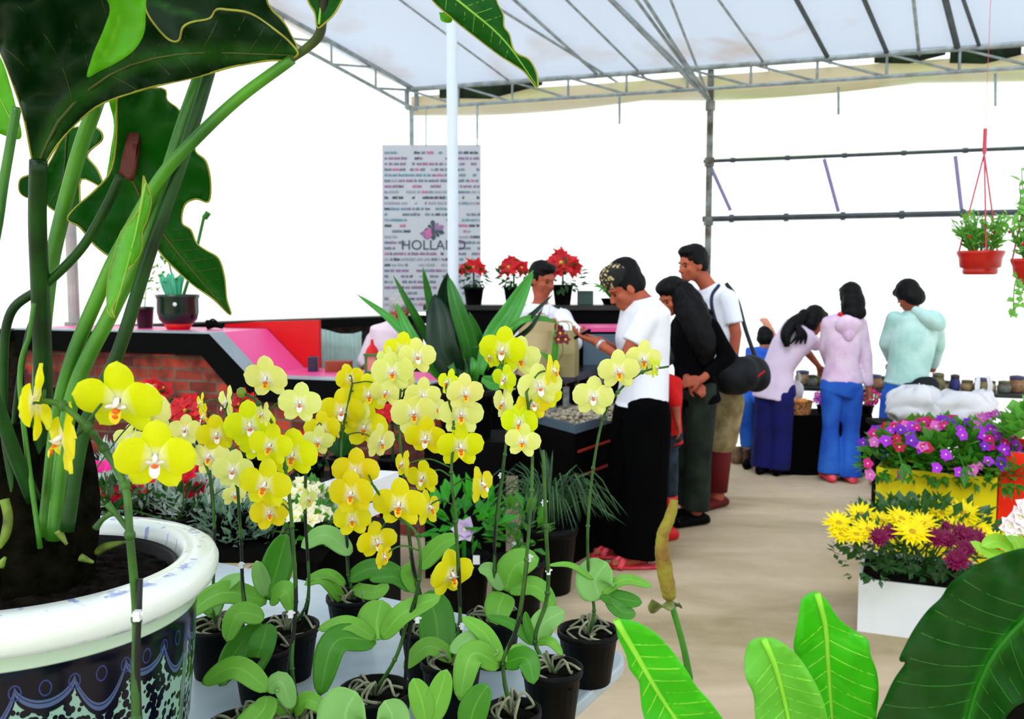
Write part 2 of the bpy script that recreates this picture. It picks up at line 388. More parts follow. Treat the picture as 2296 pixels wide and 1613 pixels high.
# ------------------------------------------------------------------ shop counter, display stands, benches
def brick_mat():
    m, t, p, out = nt('red_brick')
    a = N(t, 'ShaderNodeAttribute', attribute_name='tc'); s = N(t, 'ShaderNodeSeparateXYZ'); t.links.new(a.outputs['Vector'], s.inputs[0])
    c = N(t, 'ShaderNodeCombineXYZ'); t.links.new(s.outputs[0], c.inputs[0]); t.links.new(s.outputs[2], c.inputs[1])
    b = N(t, 'ShaderNodeTexBrick', i_Scale=1.0); t.links.new(c.outputs[0], b.inputs['Vector'])
    b.inputs['Color1'].default_value = lin((196, 70, 42)); b.inputs['Color2'].default_value = lin((84, 22, 14)); b.inputs['Mortar'].default_value = lin((104, 88, 74))
    b.inputs['Brick Width'].default_value = .22; b.inputs['Row Height'].default_value = .075; b.inputs['Mortar Size'].default_value = .008; b.inputs['Bias'].default_value = .1
    nz = N(t, 'ShaderNodeTexNoise', i_Scale=5, i_Detail=5); t.links.new(c.outputs[0], nz.inputs['Vector'])
    r = N(t, 'ShaderNodeMapRange', i_1=.4, i_2=.62); t.links.new(nz.outputs[0], r.inputs[0])
    t.links.new(mix(t, r.outputs[0], b.outputs[0], lin((70, 20, 14))), p.inputs['Base Color']); p.inputs['Roughness'].default_value = .85
    bp = N(t, 'ShaderNodeBump', i_Strength=.6, i_Distance=.01, invert=True); t.links.new(b.outputs['Fac'], bp.inputs['Height']); t.links.new(bp.outputs[0], p.inputs['Normal']); return m
m_brick = brick_mat()
m_pink = M('pink_laminate', (240, 84, 150), .35, .05, 3, spec=.4)
m_red = M('red_painted_board', (206, 10, 16), .4, .06)
m_slate = M('slate_grey_laminate', (84, 104, 118), .4, .1)
NB = U.cross(V((0, 0, 1))); NB = -NB if NB.y < 0 else NB       # away from the viewer, square to the back wall
CK = at(470, 745, 6.0); CK.z = 0                                 # where the counter steps down
def ck(s, d, z): return CK + U * s + NB * d + V((0, 0, z))
ctr = thing('shop_counter', ck(-.6, .3, 0), 'long pink-topped counter with black fascia and brick base, stepping down beside the red panel', 'counter')
mb = MB()
def tcbox(mb, s0, s1, d0, d1, z0, z1):
    ids = {}
    for a, s in enumerate((s0, s1)):
        for b, d in enumerate((d0, d1)):
            for c, z in enumerate((z0, z1)): ids[a, b, c] = mb.vert(ck(s, d, z), (s + d, 0, z))
    for q in (((0,0,0),(1,0,0),(1,0,1),(0,0,1)), ((1,0,0),(1,1,0),(1,1,1),(1,0,1)), ((1,1,0),(0,1,0),(0,1,1),(1,1,1)), ((0,1,0),(0,0,0),(0,0,1),(0,1,1)), ((0,0,1),(1,0,1),(1,1,1),(0,1,1)), ((0,0,0),(0,1,0),(1,1,0),(1,0,0))):
        mb.face(*[ids[i] for i in q])
CL = -1.62
poly = [(CL, 0), (1.55, 0), (1.55, .8), (.36, .8), (.02, 1.08), (CL, 1.08)]
for d0, d1 in ((.06, .58),):
    n = len(poly); A = [mb.vert(ck(s, d0, z), (s, 0, z)) for s, z in poly]; B = [mb.vert(ck(s, d1, z), (s, 0, z)) for s, z in poly]
    mb.face(*A); mb.face(*B[::-1])
    for i in range(n): mb.face(A[i], B[i], B[(i + 1) % n], A[(i + 1) % n])
mb.build('brick_base', m_brick, ctr)
fas = [(CL, 1.215), (0, 1.215), (.3, .945), (1.55, .945), (1.55, .79), (.22, .79), (-.07, 1.075), (CL, 1.075)]
mb = MB(); mb.prism([ck(s, 0, z) for s, z in fas], NB * .05); mb.build('fascia', m_black, ctr)
mb = MB(); topc = [(CL, 1.2), (0, 1.2), (.3, .93), (1.55, .93), (1.55, .95), (.305, .95), (.005, 1.22), (CL, 1.22)]
mb.prism([ck(s, .13, z) for s, z in topc], NB * .5); mb.build('countertop', m_pink, ctr)
mb = MB(); mb.prism([ck(s, -.005, z) for s, z in [(CL, 1.215), (0, 1.215), (.3, .945), (1.55, .945), (1.55, .952), (.305, .952), (.005, 1.224), (CL, 1.224)]], NB * .14); mb.build('top_edge', M('pale_grey_edge', (150, 164, 172), .4), ctr)
mb = MB(); mb.prism([ck(s, .635, z) for s, z in ((-.35, 1.222), (.005, 1.222), (.305, .952), (.42, .952), (.42, 1.285), (-.1, 1.265), (-.35, 1.245))], NB * .03)
o = mb.build('upstand_panel', m_red, ctr); o['label'] = 'upright red panel'
# right-hand end of the counter behind the customers
q = at(1372, 735, 6.5)
rc = thing('corner_counter', (q.x, q.y + .3, 0), 'short pink-topped counter with slate side, behind the man in white shirt', 'counter')
mb = MB(); mb.box((q.x, q.y + .3, .6), (.44, .5, 1.2)); mb.build('body', m_black, rc)
mb = MB(); mb.box((q.x, q.y + .3, 1.215), (.48, .54, .03)); mb.build('countertop', m_pink, rc)
mb = MB(); mb.prism([at(1308, 750, 6.51), at(1430, 750, 6.51), at(1385, 835, 6.51), at(1308, 835, 6.51)], (0, .04, 0)); mb.build('side_panel', m_slate, rc)
# black sideboard under the poinsettias
a = at(955, 680, 7.4); b = at(1395, 680, 7.4)
sb = thing('sideboard', ((a.x + b.x) / 2, 7.6, 0), 'long black sideboard carrying the red poinsettias', 'sideboard')
mb = MB(); mb.box(((a.x + b.x) / 2, 7.6, .66), (b.x - a.x, .42, 1.32)); mb.build('carcass', m_black, sb)
mb = MB(); mb.box(((a.x + b.x) / 2, 7.6, 1.345), (b.x - a.x + .04, .46, .04)); mb.build('top', M('black_gloss', (16, 20, 20), .25, spec=.5), sb)
# display stand with pebble tray
m_bl2 = M('black_stained_wood', (6, 5, 5), .7, .3, 6, spec=.06)
ds = thing('display_stand', (.3, 5.1, 0), 'black octagonal display stand with a pebble tray below a hanging rack', 'display stand')
P = [at(1165, 925, 5.15), at(1290, 958, 4.75), at(1410, 925, 5.1), at(1400, 885, 5.6), at(1190, 885, 5.75)]
zt = .75
P = [onz(x, y, zt) for x, y in ((1170, 930), (1290, 962), (1415, 925))]; P += [P[2] + V((.02, .25, 0)), P[0] + V((.1, .25, 0))]
cen = sum(P, V()) / 5
mb = MB(); mb.prism([V((p.x, p.y, .0)) for p in P], (0, 0, zt - .03)); mb.build('cabinet', m_bl2, ds)
mb = MB()
for i in range(5):
    a, b = P[i], P[(i + 1) % 5]; ai = a.lerp(cen, .05); bi = b.lerp(cen, .05)
    mb.prism([V((p.x, p.y, zt - .028)) for p in (a, b, bi, ai)], (0, 0, .05))
mb.build('tray_rim', m_slate, ds)
mb = MB()
for k, z in enumerate((.62, .48)):
    a = P[1].lerp(P[2], .05); b = P[1].lerp(P[2], .8); a = V((a.x, a.y - .012, z)); b = V((b.x, b.y - .012, z)); mb.tube([a, b], .008, 6)
o = mb.build('drawer_trim', M('dull_red_trim', (150, 40, 30), .5), ds); o['label'] = 'thin red lines on the front'
# pebbles
m_peb = M('pale_pebbles', (196, 186, 160), .7, .5, 30, col2=(132, 120, 100))
mb = MB(); mb.prism([V((p.x, p.y, zt - .03)).lerp(V((cen.x, cen.y, zt - .03)), .04) for p in P], (0, 0, .02))
for i in range(700):
    wts = [random.random() ** 2 for _ in P]; p = sum((q_ * w_ for q_, w_ in zip(P, wts)), V()) / sum(wts); p = cen + (p - cen) * 1.25
    if (p - cen).length > .36: p = cen + (p - cen) * .8
    mb.ell((p.x, p.y, zt + random.uniform(-.005, .022)), (random.uniform(.012, .024), random.uniform(.01, .016), .009), Matrix.Rotation(random.random() * 3, 3, 'Z') @ Matrix.Rotation(random.uniform(-.5, .5), 3, 'X'), 6, 4)
o = mb.build('pebbles', m_peb, None, smooth=True); tag(o, 'pale pebbles filling the tray of the black display stand', 'pebbles', kind='stuff')
# upper tier with rack
zu = .97
Q = [onz(x, y, zu) for x, y in ((1110, 835), (1240, 850), (1345, 825))]; Q += [Q[2] + V((.0, .3, 0)), Q[0] + V((.1, .25, 0))]
mb = MB(); mb.prism([V((p.x, p.y, zu - .05)) for p in Q], (0, 0, .05)); mb.build('upper_shelf', M('black_gloss', (16, 20, 20)), ds)
qc = sum(Q, V()) / 5
mb = MB(); mb.prism([V((p.x, p.y, zt)).lerp(V((qc.x, qc.y, zt)), .35) for p in Q], (0, 0, zu - .04 - zt)); mb.build('riser', m_bl2, ds)
# small hanging packets along the rack
m_pk = M('silver_packet', (150, 158, 156), .35, .5, 25, col2=(90, 96, 96), metal=.2)
gbl = 'hanging packets on the display rack'
for i in range(9):
    t = i / 8; a = (Q[0].lerp(Q[1], t * 2) if t < .5 else Q[1].lerp(Q[2], t * 2 - 1)) + V((0, -.02, 0)); od = ['leftmost', 'second from left', 'third from left', 'fourth from left', 'middle', 'fourth from right', 'third from right', 'second from right', 'rightmost'][i]
    pk = thing('hanging_packet', (a.x, a.y, zu - .2), od + ' of nine slim silver packets hanging from the display stand shelf', 'packet', gbl)
    mb = MB(); mb.box((a.x, a.y, zu - .13), (.042, .014, .13), random.uniform(-.4, .4)); mb.build('pouch', m_pk, pk, bevel=.004)
    mb = MB(); mb.tube([(a.x, a.y, zu - .065), (a.x, a.y, zu - .035)], .004, 5); mb.build('tag', M('brown_string', (120, 80, 50)), pk)
# kraft paper bags
m_kraft = M('kraft_paper', (196, 172, 128), .75, .12, 6)
def paperbag(px0, px1, py0, py1, Y, rz, label, m_):
    a = at(px0, py1, Y); b = at(px1, py1, Y); h = at(px0, py0, Y).z - zu; x = (a.x + b.x) / 2; wd = (b.x - a.x) / max(.8, cos(rz))
    t = thing('paper_bag', (x, Y, zu), label, 'bag', 'paper bags on the display stand')
    mb = MB(); R = Matrix.Rotation(rz, 3, 'Z'); rg = []
    for z, k in ((0, 1), (.5, 1.02), (.8, .98), (1, .96)): rg.append([mb.vert(V((x, Y, zu + h * z)) + R @ V((sx * wd / 2 * k, sy * .07 * k * (1 if z < .7 else .75), .01 * noise.noise(V((sx, z * 3, sy)))))) for sx, sy in ((-1, -1), (0, -1.06), (1, -1), (1, 1), (0, 1.06), (-1, 1))])
    for A, B in zip(rg, rg[1:]):
        for k in range(6): mb.face(A[k], A[(k + 1) % 6], B[(k + 1) % 6], B[k])
    mb.face(*rg[0][::-1]); mb.build('bag_body', m_, t, solid=.003)
    mb = MB()
    for s in (-1, 1):
        c = V((x, Y, zu + h)); mb.tube([c + R @ V((-.05, s * .05, -.02)), c + R @ V((-.04, s * .05, .05)), c + R @ V((.04, s * .05, .05)), c + R @ V((.05, s * .05, -.02))], .004, 6, sm=4)
    mb.build('handle', m_kraft, t); return t
paperbag(1165, 1240, 722, 838, 5.82, .15, 'tan paper bag, taller of the two on the black display stand', m_kraft)
paperbag(1232, 1292, 742, 838, 5.76, -.25, 'olive paper bag with a folded lower half beside the taller tan bag', M('olive_kraft', (166, 152, 104), .75, .15))

# banner
Yb = 8.9
bn = thing('hanging_banner', at(968, 700, Yb), 'tall pale grey banner of text lines with dark flower emblem behind the white pole', 'banner')
def ba(x, y, o=0): return at(x, y, Yb - o)
m_ban = M('banner_vinyl', (198, 202, 208), .6, .03, transl=.15)
mb = MB(); mb.prism([ba(857, 325), ba(1078, 325), ba(1078, 700), ba(857, 700)], (0, .01, 0)); mb.build('panel', m_ban, bn)
inks = [M('ink_' + n, c, .8) for n, c in (('slate', (112, 126, 140)), ('plum', (150, 112, 150)), ('magenta', (196, 110, 160)), ('teal', (110, 150, 164)), ('dark', (70, 82, 96)), ('pale', (158, 166, 176)))]
random.seed(3)
mb = MB()
for r in range(28):
    y = 343 + r * 12.6; x = 862
    base = random.choice([0, 0, 1, 3, 5, 4])
    while x < 1074:
        wl = random.uniform(4, 15)
        if random.random() < .82 and not (r in (12, 13, 14, 15, 16, 17) and 915 < x + wl / 2 < 1004):
            mb.cur = base if random.random() < .6 else random.choice([0, 1, 2, 3, 4, 5])
            xx = x
            while xx < min(x + wl, 1075):
                h = random.uniform(2.2, 4.2); mb.prism([ba(xx, y - h, .002), ba(xx + 1.7, y - h, .002), ba(xx + 1.7, y + 2.6, .002), ba(xx, y + 2.6, .002)], (0, -.001, 0)); xx += 2.3
        x += wl + random.uniform(1.5, 4)
mb.build('printed_text_lines', inks, bn)
mb = MB()
for k in range(9):
    a = k * 2 * pi / 9 + .3; r_ = 15 if k % 2 else 19; c = (974, 516); mb.cur = 0 if k < 7 else 1
    mb.prism([ba(c[0], c[1], .003), ba(c[0] + r_ * cos(a - .3), c[1] + r_ * sin(a - .3), .003), ba(c[0] + r_ * 1.25 * cos(a), c[1] + r_ * 1.25 * sin(a), .003), ba(c[0] + r_ * cos(a + .3), c[1] + r_ * sin(a + .3), .003)], (0, -.001, 0))
mb.cur = 1
for (x, y) in ((950, 524), (958, 532)): mb.prism([ba(x - 10, y, .003), ba(x, y - 6, .003), ba(x + 10, y, .003), ba(x, y + 6, .003)], (0, -.001, 0))
mb.cur = 2; mb.prism([ba(952, 518, .0035), ba(966, 510, .0035), ba(968, 530, .0035), ba(956, 536, .0035)], (0, -.001, 0))
mb.build('emblem', [inks[4], inks[1], inks[2]], bn)
cu = bpy.data.curves.new('HOLLAND', 'FONT'); cu.body = 'HOLLAND'; cu.size = .13; cu.extrude = .001; cu.align_x = 'CENTER'
to = bpy.data.objects.new('tmp', cu); col.objects.link(to); dg = bpy.context.evaluated_depsgraph_get(); dg.update()
tm = bpy.data.meshes.new_from_object(to.evaluated_get(dg)); bpy.data.objects.remove(to)
tm.materials.clear(); tm.materials.append(inks[4]); inst('lettering', tm, bn, ba(972, 560, .004), Matrix.Rotation(pi / 2, 3, 'X'))
mb = MB()
for x in (925, 955, 1070): mb.tube([ba(x, 328), ba(x, 240, -.1)], .006, 6)
mb.build('suspension_cord', m_steel, bn)
# white pole
p = at(1016, 631, 6.6); mb = MB(); mb.tube([(p.x, p.y, 0), (p.x, p.y, roofz((V((p.x, p.y, 0)) - C0).dot(NW)) - .02)], .038, 16)
o = mb.build('support_pole', M('white_enamel', (214, 226, 236), .35, .03)); tag(o, 'white round pole standing in front of the banner', 'pole')

# left clutter on counter
def place(px, py, Y): return at(px, py, Y)
ch = at(748, 840, 6.9)
t = thing('chair', (ch.x, ch.y, 0), 'chair draped in a pale green ribbed cloth, right of the red panel', 'chair')
mb = MB(); Rr = []
for i in range(41):
    x = ch.x - .21 + .42 * i / 40; yy = ch.y + .008 * sin(i * 2.2)
    Rr.append([mb.vert((x, yy + .02 * sin(j * .8) * (1 if j < 3 else 0), .3 + (.88 + .02 * sin(i * .16)) * j / 8)) for j in range(9)] + [mb.vert((x, yy + .06, 1.16))])
for A, B in zip(Rr, Rr[1:]):
    for j in range(9): mb.face(A[j], B[j], B[j + 1], A[j + 1])
mb.build('draped_cloth', M('pale_sea_green_cloth', (172, 200, 190), .8, .15, 10, transl=.1), t, smooth=True, solid=.006)
mb = MB(); mb.box((ch.x, ch.y + .2, .45), (.42, .4, .05)); mb.build('seat', m_bl2, t)
for sx in (-1, 1):
    for sy in (0, 1):
        mb = MB(); mb.tube([(ch.x + sx * .19, ch.y + .04 + sy * .34, 0), (ch.x + sx * .19, ch.y + .04 + sy * .34, .43 if sy else 1.15)], .014, 8); mb.build('leg', m_steel, t)
p = at(760, 818, 6.25); mb = MB(); mb.box((p.x, p.y, .95 + .035), (.17, .1, .07)); tag(mb.build('wooden_box', M('red_brown_wood', (150, 62, 36), .6, .3), bevel=.004), 'small red-brown wooden box on the pink counter in front of the draped chair', 'box')
p = at(702, 818, 6.25); mb = MB(); mb.box((p.x, p.y, .95 + .05), (.06, .07, .1)); mb.box((p.x, p.y, 1.02), (.04, .05, .04)); tag(mb.build('tape_dispenser', M('dark_purple_plastic', (44, 36, 64), .4), bevel=.006), 'small dark purple desk item on the pink counter beside the red panel', 'desk item')
# lantern
p = at(835, 835, 6.05); ln = thing('lantern', (p.x, p.y, .952), 'small green glass-sided lantern with red top on the pink counter', 'lantern')
m_gr = M('green_enamel', (50, 120, 54), .4)
mb = MB(); mb.box((p.x, p.y, .962), (.09, .09, .02)); mb.box((p.x, p.y, 1.08), (.1, .1, .014))
for a in (-1, 1):
    for b in (-1, 1): mb.box((p.x + a * .038, p.y + b * .038, 1.02), (.012, .012, .12))
mb.build('frame', m_gr, ln)
mb = MB(); mb.box((p.x, p.y, 1.02), (.066, .066, .1)); mb.build('glass', M('amber_pink_glass', (214, 140, 128), .2, spec=.5), ln)
mb = MB(); mb.lathe([(.045, 0), (.035, .03), (.012, .06), (.008, .09)], (p.x, p.y, 1.087), 12); mb.build('cap', m_red, ln)

# ------------------------------------------------------------------ table, benches
m_table = M('pale_blue_grey_top', (176, 190, 196), .35, .12, 5, spec=.35, col2=(150, 166, 174))
TC = V((.285, 2.055, 0)); tu = V((-.866, .5, 0)); tv = V((-.5, -.866, 0))
def tb(u_, v_, z): return TC + tu * u_ + tv * v_ + V((0, 0, z))
tbl = thing('display_table', tb(.8, .8, 0), 'pale blue-grey rounded-corner table under the potted yellow orchids', 'table')
L_, W_, rr = 1.75, 1.62, .1; out_ = []
for (cu_, cv_, a0) in ((rr, rr, 180), (L_ - rr, rr, 270), (L_ - rr, W_ - rr, 0), (rr, W_ - rr, 90)):
    for k in range(9): a = radians(a0 + k * 11.25); out_.append((cu_ + rr * cos(a), cv_ + rr * sin(a)))
mb = MB(); mb.prism([tb(a, b, .69) for a, b in out_], (0, 0, .03)); mb.build('tabletop', m_table, tbl, bevel=.006)
for a in (.12, L_ - .12):
    for b in (.12, W_ - .12): mb = MB(); mb.tube([tb(a, b, 0), tb(a, b, .69)], .02, 10); mb.build('leg', m_steel, tbl)
def bench(x0, x1, y0, y1, z, label, m_=m_bl2, name='plant_bench'):
    t = thing(name, ((x0 + x1) / 2, (y0 + y1) / 2, 0), label, 'bench')
    mb = MB(); mb.box(((x0 + x1) / 2, (y0 + y1) / 2, z - .02), (x1 - x0, y1 - y0, .04)); mb.build('top', m_, t)
    for x in (x0 + .05, x1 - .05):
        for y in (y0 + .05, y1 - .05): mb = MB(); mb.box((x, y, (z - .04) / 2), (.05, .05, z - .04)); mb.build('leg', m_, t)
    return t
bench(-2.2, -.62, 2.97, 4.1, .68, 'low black bench under the silver-leaved plants and poinsettias')
bench(-1.15, -.62, 4.3, 4.9, .55, 'black stand in the gap right of the poinsettias, behind the orchids', name='plant_stand')
#MARK_FURN_END

# ------------------------------------------------------------------ generic plants
m_black_pot = M('black_plastic_pot', (7, 8, 7), .5, .3, 20, spec=.1)
m_soil = M('dark_potting_soil', (26, 22, 18), .95, .7, 60, col2=(6, 5, 4), bump=.8, spec=.05)
def pot(parent, c, r=.06, h=.11, m_=None, soil=True, name='pot', taper=.74):
    mb = MB(); c = V(c)
    mb.lathe([(r * taper, 0), (r * (taper + .02), .003), (r * .97, h * .86), (r * 1.0, h * .86), (r * 1.04, h * .9), (r * 1.04, h), (r * .96, h), (r * .95, h * .85), (r * .9, h * .82)], c, 24)
    o = mb.build(name, m_ or m_black_pot, parent, smooth=True)
    if soil:
        mb = MB(); mb.lathe([(r * .93, h * .78), (r * .93, h * .86), (r * .5, h * .9), (.002, h * .91)], c, 20)
        o2 = mb.build('soil', m_soil, parent, smooth=True); jit(o2, .006, 60)
    return o
def cloud(mb, c, rad, n, size, up=.4, seed=1, flat=0, wr=.55):
    rnd = random.Random(seed); c = V(c)
    for i in range(n):
        d = V((rnd.gauss(0, 1), rnd.gauss(0, 1), rnd.gauss(0, 1))).normalized(); k = rnd.uniform(.45, 1) ** .5
        if flat and d.z < 0: d.z *= -.4
        p = c + V((d.x * rad[0], d.y * rad[1], d.z * rad[2])) * k
        q = (d + V((rnd.uniform(-.8, .8), rnd.uniform(-.8, .8), rnd.uniform(-.3, .8) + up))).normalized()
        s = size * rnd.uniform(.6, 1.3); mb.bit(p, q * s, s * wr, V((rnd.uniform(-.5, .5), rnd.uniform(-.5, .5), 1)))
    return mb
def L3(*a): return a
m_lf_mid = leafmat('leaf_mid_green', (46, 120, 32), (90, 160, 60), (120, 200, 40), .3)
m_lf_dark = leafmat('leaf_dark_green', (20, 66, 24), (50, 110, 40), (60, 140, 30), .2)
m_lf_silver = leafmat('leaf_silver', (196, 214, 204), (220, 230, 224), (200, 224, 200), .2, .8, side=0)
m_stem = M('green_stem', (58, 104, 34), .45, .4, 20, col2=(34, 66, 24))
m_dstem = M('dark_stem', (30, 44, 26), .5, .5, 30, col2=(52, 44, 30))

def star(n, r, w, m0=0, cup=.15, rings=1, tips=True, seed=0, th=.0):
    """flower head mesh facing +Z"""
    mb = MB(); rnd = random.Random(seed)
    for g in range(rings):
        rr_ = r * (1 - .3 * g)
        for k in range(n):
            a = 2 * pi * (k + .5 * g) / n + rnd.uniform(-.12, .12); d = V((cos(a), sin(a), cup * (1 + g) + rnd.uniform(-.1, .1)))
            mb.bit(V((0, 0, .002 + .004 * g * r / .05)) + V((cos(a), sin(a), 0)) * r * .06, d.normalized() * rr_ * rnd.uniform(.85, 1.1), w, (0, 0, 1))
    return mb
def head_mesh(name, mb, mats, centre=None):
    if centre: mb.cur = 1; mb.ell((0, 0, centre[1]), (centre[0], centre[0], centre[0] * .5), None, 8, 5)
    me = mb.mesh(name)
    for m_ in mats: me.materials.append(m_)
    return me
m_petred = M('poinsettia_red', (226, 8, 24), .45, .3, 30, transl=.25, tcol=(240, 20, 20), col2=(170, 4, 16))
m_centre = M('yellow_green_centre', (190, 180, 40), .6)
def spot(a): return Matrix.Rotation(a, 3, 'Z')
def lookR(d, spin=0):
    d = V(d).normalized(); return (d.to_track_quat('Z', 'Y').to_matrix() @ Matrix.Rotation(spin, 3, 'Z'))
poin = head_mesh('poinsettia_head', star(7, .075, .042, rings=2, cup=-.05, seed=4), [m_petred, m_centre], (.01, .006))
def poinsettia(px, py, Y, wpx, base_z, label, ph, pr, nh=6, group=None, seed=1, hb=0, name='poinsettia'):
    rnd = random.Random(seed); c = at(px, py, Y); R = wpx * Y / FPX / 2
    t = thing(name, (c.x, c.y, base_z), label, 'potted plant', group); s = R / .11
    pot(t, (c.x, c.y, base_z), pr, ph)
    mb = cloud(MB(), (c.x, c.y, c.z - R * .55), (R * .95, R * .9, R * .7), 90, .05 * s, up=-.2, seed=seed, wr=.6)
    mb.tube([(c.x, c.y, base_z + ph * .8), (c.x, c.y, c.z - R * .2)], .008, 6); mb.build('foliage', m_lf_dark, t)
    for k in range(nh):
        a = 2 * pi * k / nh + rnd.uniform(-.3, .3); rr_ = R * (.55 if k else 0) * rnd.uniform(.8, 1.15); p = V((c.x + rr_ * cos(a), c.y + rr_ * sin(a), c.z + R * .25 - rr_ * .5 + rnd.uniform(-.02, .02)))
        inst('flower', poin, t, p, lookR((cos(a) * .8, sin(a) * .6 - .75, .75), rnd.random() * 3), s * rnd.uniform(.85, 1.1))
    return t
poinsettia(1062, 600, 7.45, 70, 1.366, 'red poinsettia in a tall black pot just right of the white pole', .14, .08, 7, 'poinsettias on the sideboard', 2)
poinsettia(1152, 598, 7.5, 76, 1.366, 'red poinsettia on the sideboard directly left of the cashier', .14, .08, 7, 'poinsettias on the sideboard', 3)
poinsettia(1262, 596, 7.4, 100, 1.366, 'widest red poinsettia on the sideboard, right of the cashier', .16, .08, 10, 'poinsettias on the sideboard', 5)
for i, (x, y, Y, wd, lb) in enumerate(((190, 895, 3.9, 70, 'red poinsettia behind the left edge of the big yellow orchid flowers'), (345, 880, 3.9, 90, 'red poinsettia in front of the brick counter, behind the large left orchid flower'), (425, 925, 3.6, 110, 'red poinsettia nearest the brick counter step, left of the pale orchids'), (545, 900, 3.95, 70, 'red poinsettia half hidden behind the pale orchids'))):
    poinsettia(x, y, Y, wd, .68, lb, .13, .075, 7, 'poinsettias on the low bench', 11 + i)
poinsettia(695, 1000, 4.55, 90, .55, 'red and dark-leaved poinsettia in the gap left of the golden orchids', .13, .075, 6, None, 17)
poinsettia(880, 930, 4.6, 90, .55, 'red poinsettia glimpsed behind the middle orchids', .13, .075, 6, None, 18).location
# silver dusty miller with cyclamen
m_cyc = M('cyclamen_red', (220, 16, 50), .5, .3, 30, transl=.2); m_cyp = M('cyclamen_magenta', (236, 40, 150), .5, .2, transl=.2)
cyc = head_mesh('cyclamen_head', star(5, .045, .034, rings=1, cup=.9, seed=5), [m_cyc]); cyp = head_mesh('cyclamen_head', star(5, .045, .034, rings=1, cup=.9, seed=6), [m_cyp])
rnd = random.Random(5)
for i, (x, y, Y, wd) in enumerate(((205, 1105, 3.15, 190), (330, 1100, 3.2, 190), (440, 1130, 3.15, 170), (270, 1060, 3.5, 190), (420, 1060, 3.5, 170), (520, 1165, 3.1, 150), (600, 1190, 3.15, 150))):
    lb = ['silver-leaved dusty miller directly behind the white rim of the porcelain pot', 'silver dusty miller among red cyclamen, behind the thick front orchid stem', 'silver dusty miller beside the red cyclamen right of the front stem', 'silver dusty miller in the back row beneath the magenta flower', 'silver dusty miller in the back row behind the red cyclamen', 'grey-green dusty miller right of the porcelain rim, below the pale orchids', 'rightmost grey-green dusty miller, behind the dark orchid stakes'][i]
    c = at(x, y, Y); R = wd * Y / FPX / 2; t = thing('dusty_miller', (c.x, c.y, .68), lb, 'potted plant', 'silver bedding plants on the bench'); pot(t, (c.x, c.y, .68), .06, .1)
    mb = cloud(MB(), (c.x, c.y, c.z - .02), (R, R * .8, R * .75), 260, .055, up=.5, seed=i, wr=.32); mb.tube([(c.x, c.y, .76), c], .006, 6); mb.build('foliage', m_lf_silver if i < 5 else leafmat('leaf_grey_green', (120, 160, 136), (180, 200, 180), (150, 200, 150), .2, .7, side=0), t)
for i, (x, y, k, s) in enumerate(((235, 1060, 1, 1.2), (248, 1125, 0, 1.2), (262, 1140, 0, .9), (310, 1110, 0, 1.3), (330, 1085, 0, 1.1), (395, 1050, 0, 1.5), (420, 1085, 0, 1.6), (440, 1115, 0, 1.5), (410, 1075, 0, 1.4), (285, 1140, 0, .8), (425, 1060, 0, 1.2))):
    c = at(x, y, 3.04 + .03 * (i % 4)); 
    if i in (0,):
        t = thing('cyclamen', (c.x, c.y, .68), 'magenta cyclamen bloom behind the rim, left of the thick orchid stem', 'potted plant')
    elif i == 1: t = thing('cyclamen', (c.x, c.y, .68), 'red cyclamen low behind the rim, left of the thick orchid stem', 'potted plant')
    elif i == 3: t = thing('cyclamen', (c.x, c.y, .68), 'red cyclamen just right of the thick orchid stem', 'potted plant')
    elif i == 5: t = thing('cyclamen', (c.x, c.y, .68), 'largest red cyclamen, right of the second large yellow orchid flower', 'potted plant')
    if i in (0, 1, 3, 5):
        mb = MB(); b0 = V((c.x, c.y, .68)); pot(t, b0, .05, .09); mb = cloud(MB(), b0 + V((0, 0, .14)), (.07, .07, .05), 30, .05, seed=i); mb.build('foliage', m_lf_dark, t)
    mb = MB(); mb.tube([b0 + V((0, 0, .08)), (b0 + c) / 2 + V((.01, 0, .03)), c], .0025, 5, sm=4); mb.build('stem', m_stem, t)
    inst('flower', cyp if k else cyc, t, c, lookR((rnd.uniform(-.4, .4), -.5, .8), i), s)
# cream primroses
m_cream = M('cream_petals', (244, 240, 200), .5, .08, transl=.25); m_ygc = M('soft_yellow_centre', (236, 214, 60), .6)
cre = head_mesh('cream_head', star(6, .035, .034, cup=.1, seed=8), [m_cream, m_ygc], (.007, .004))
for i, (x, y, Y, lb) in enumerate(((500, 1110, 3.3, 'cream flowering plant behind the pale orchids, left of the dark stakes'), (680, 1100, 3.2, 'cream flowering plant right of the dark stakes, left of the white planter box'), (690, 1150, 3.06, 'cream flowering plant, lower one beside the white planter box'), (565, 1090, 3.4, 'cream flowering plant behind the big lime orchid flowers'))):
    c = at(x, y, Y); t = thing('primrose', (c.x, c.y, .68), lb, 'potted plant', 'cream primroses on the bench'); pot(t, (c.x, c.y, .68), .055, .09)
    cloud(MB(), (c.x, c.y, c.z - .05), (.09, .08, .07), 90, .05, seed=20 + i).build('foliage', m_lf_mid, t)
    for k in range(12):
        a = k * 2.4; r_ = .022 * sqrt(k); inst('flower', cre, t, (c.x + r_ * cos(a), c.y + r_ * sin(a) - .02, c.z + .03 - r_ * .5), lookR((cos(a) * .5, -.7, .7), k), rnd.uniform(.8, 1.1))
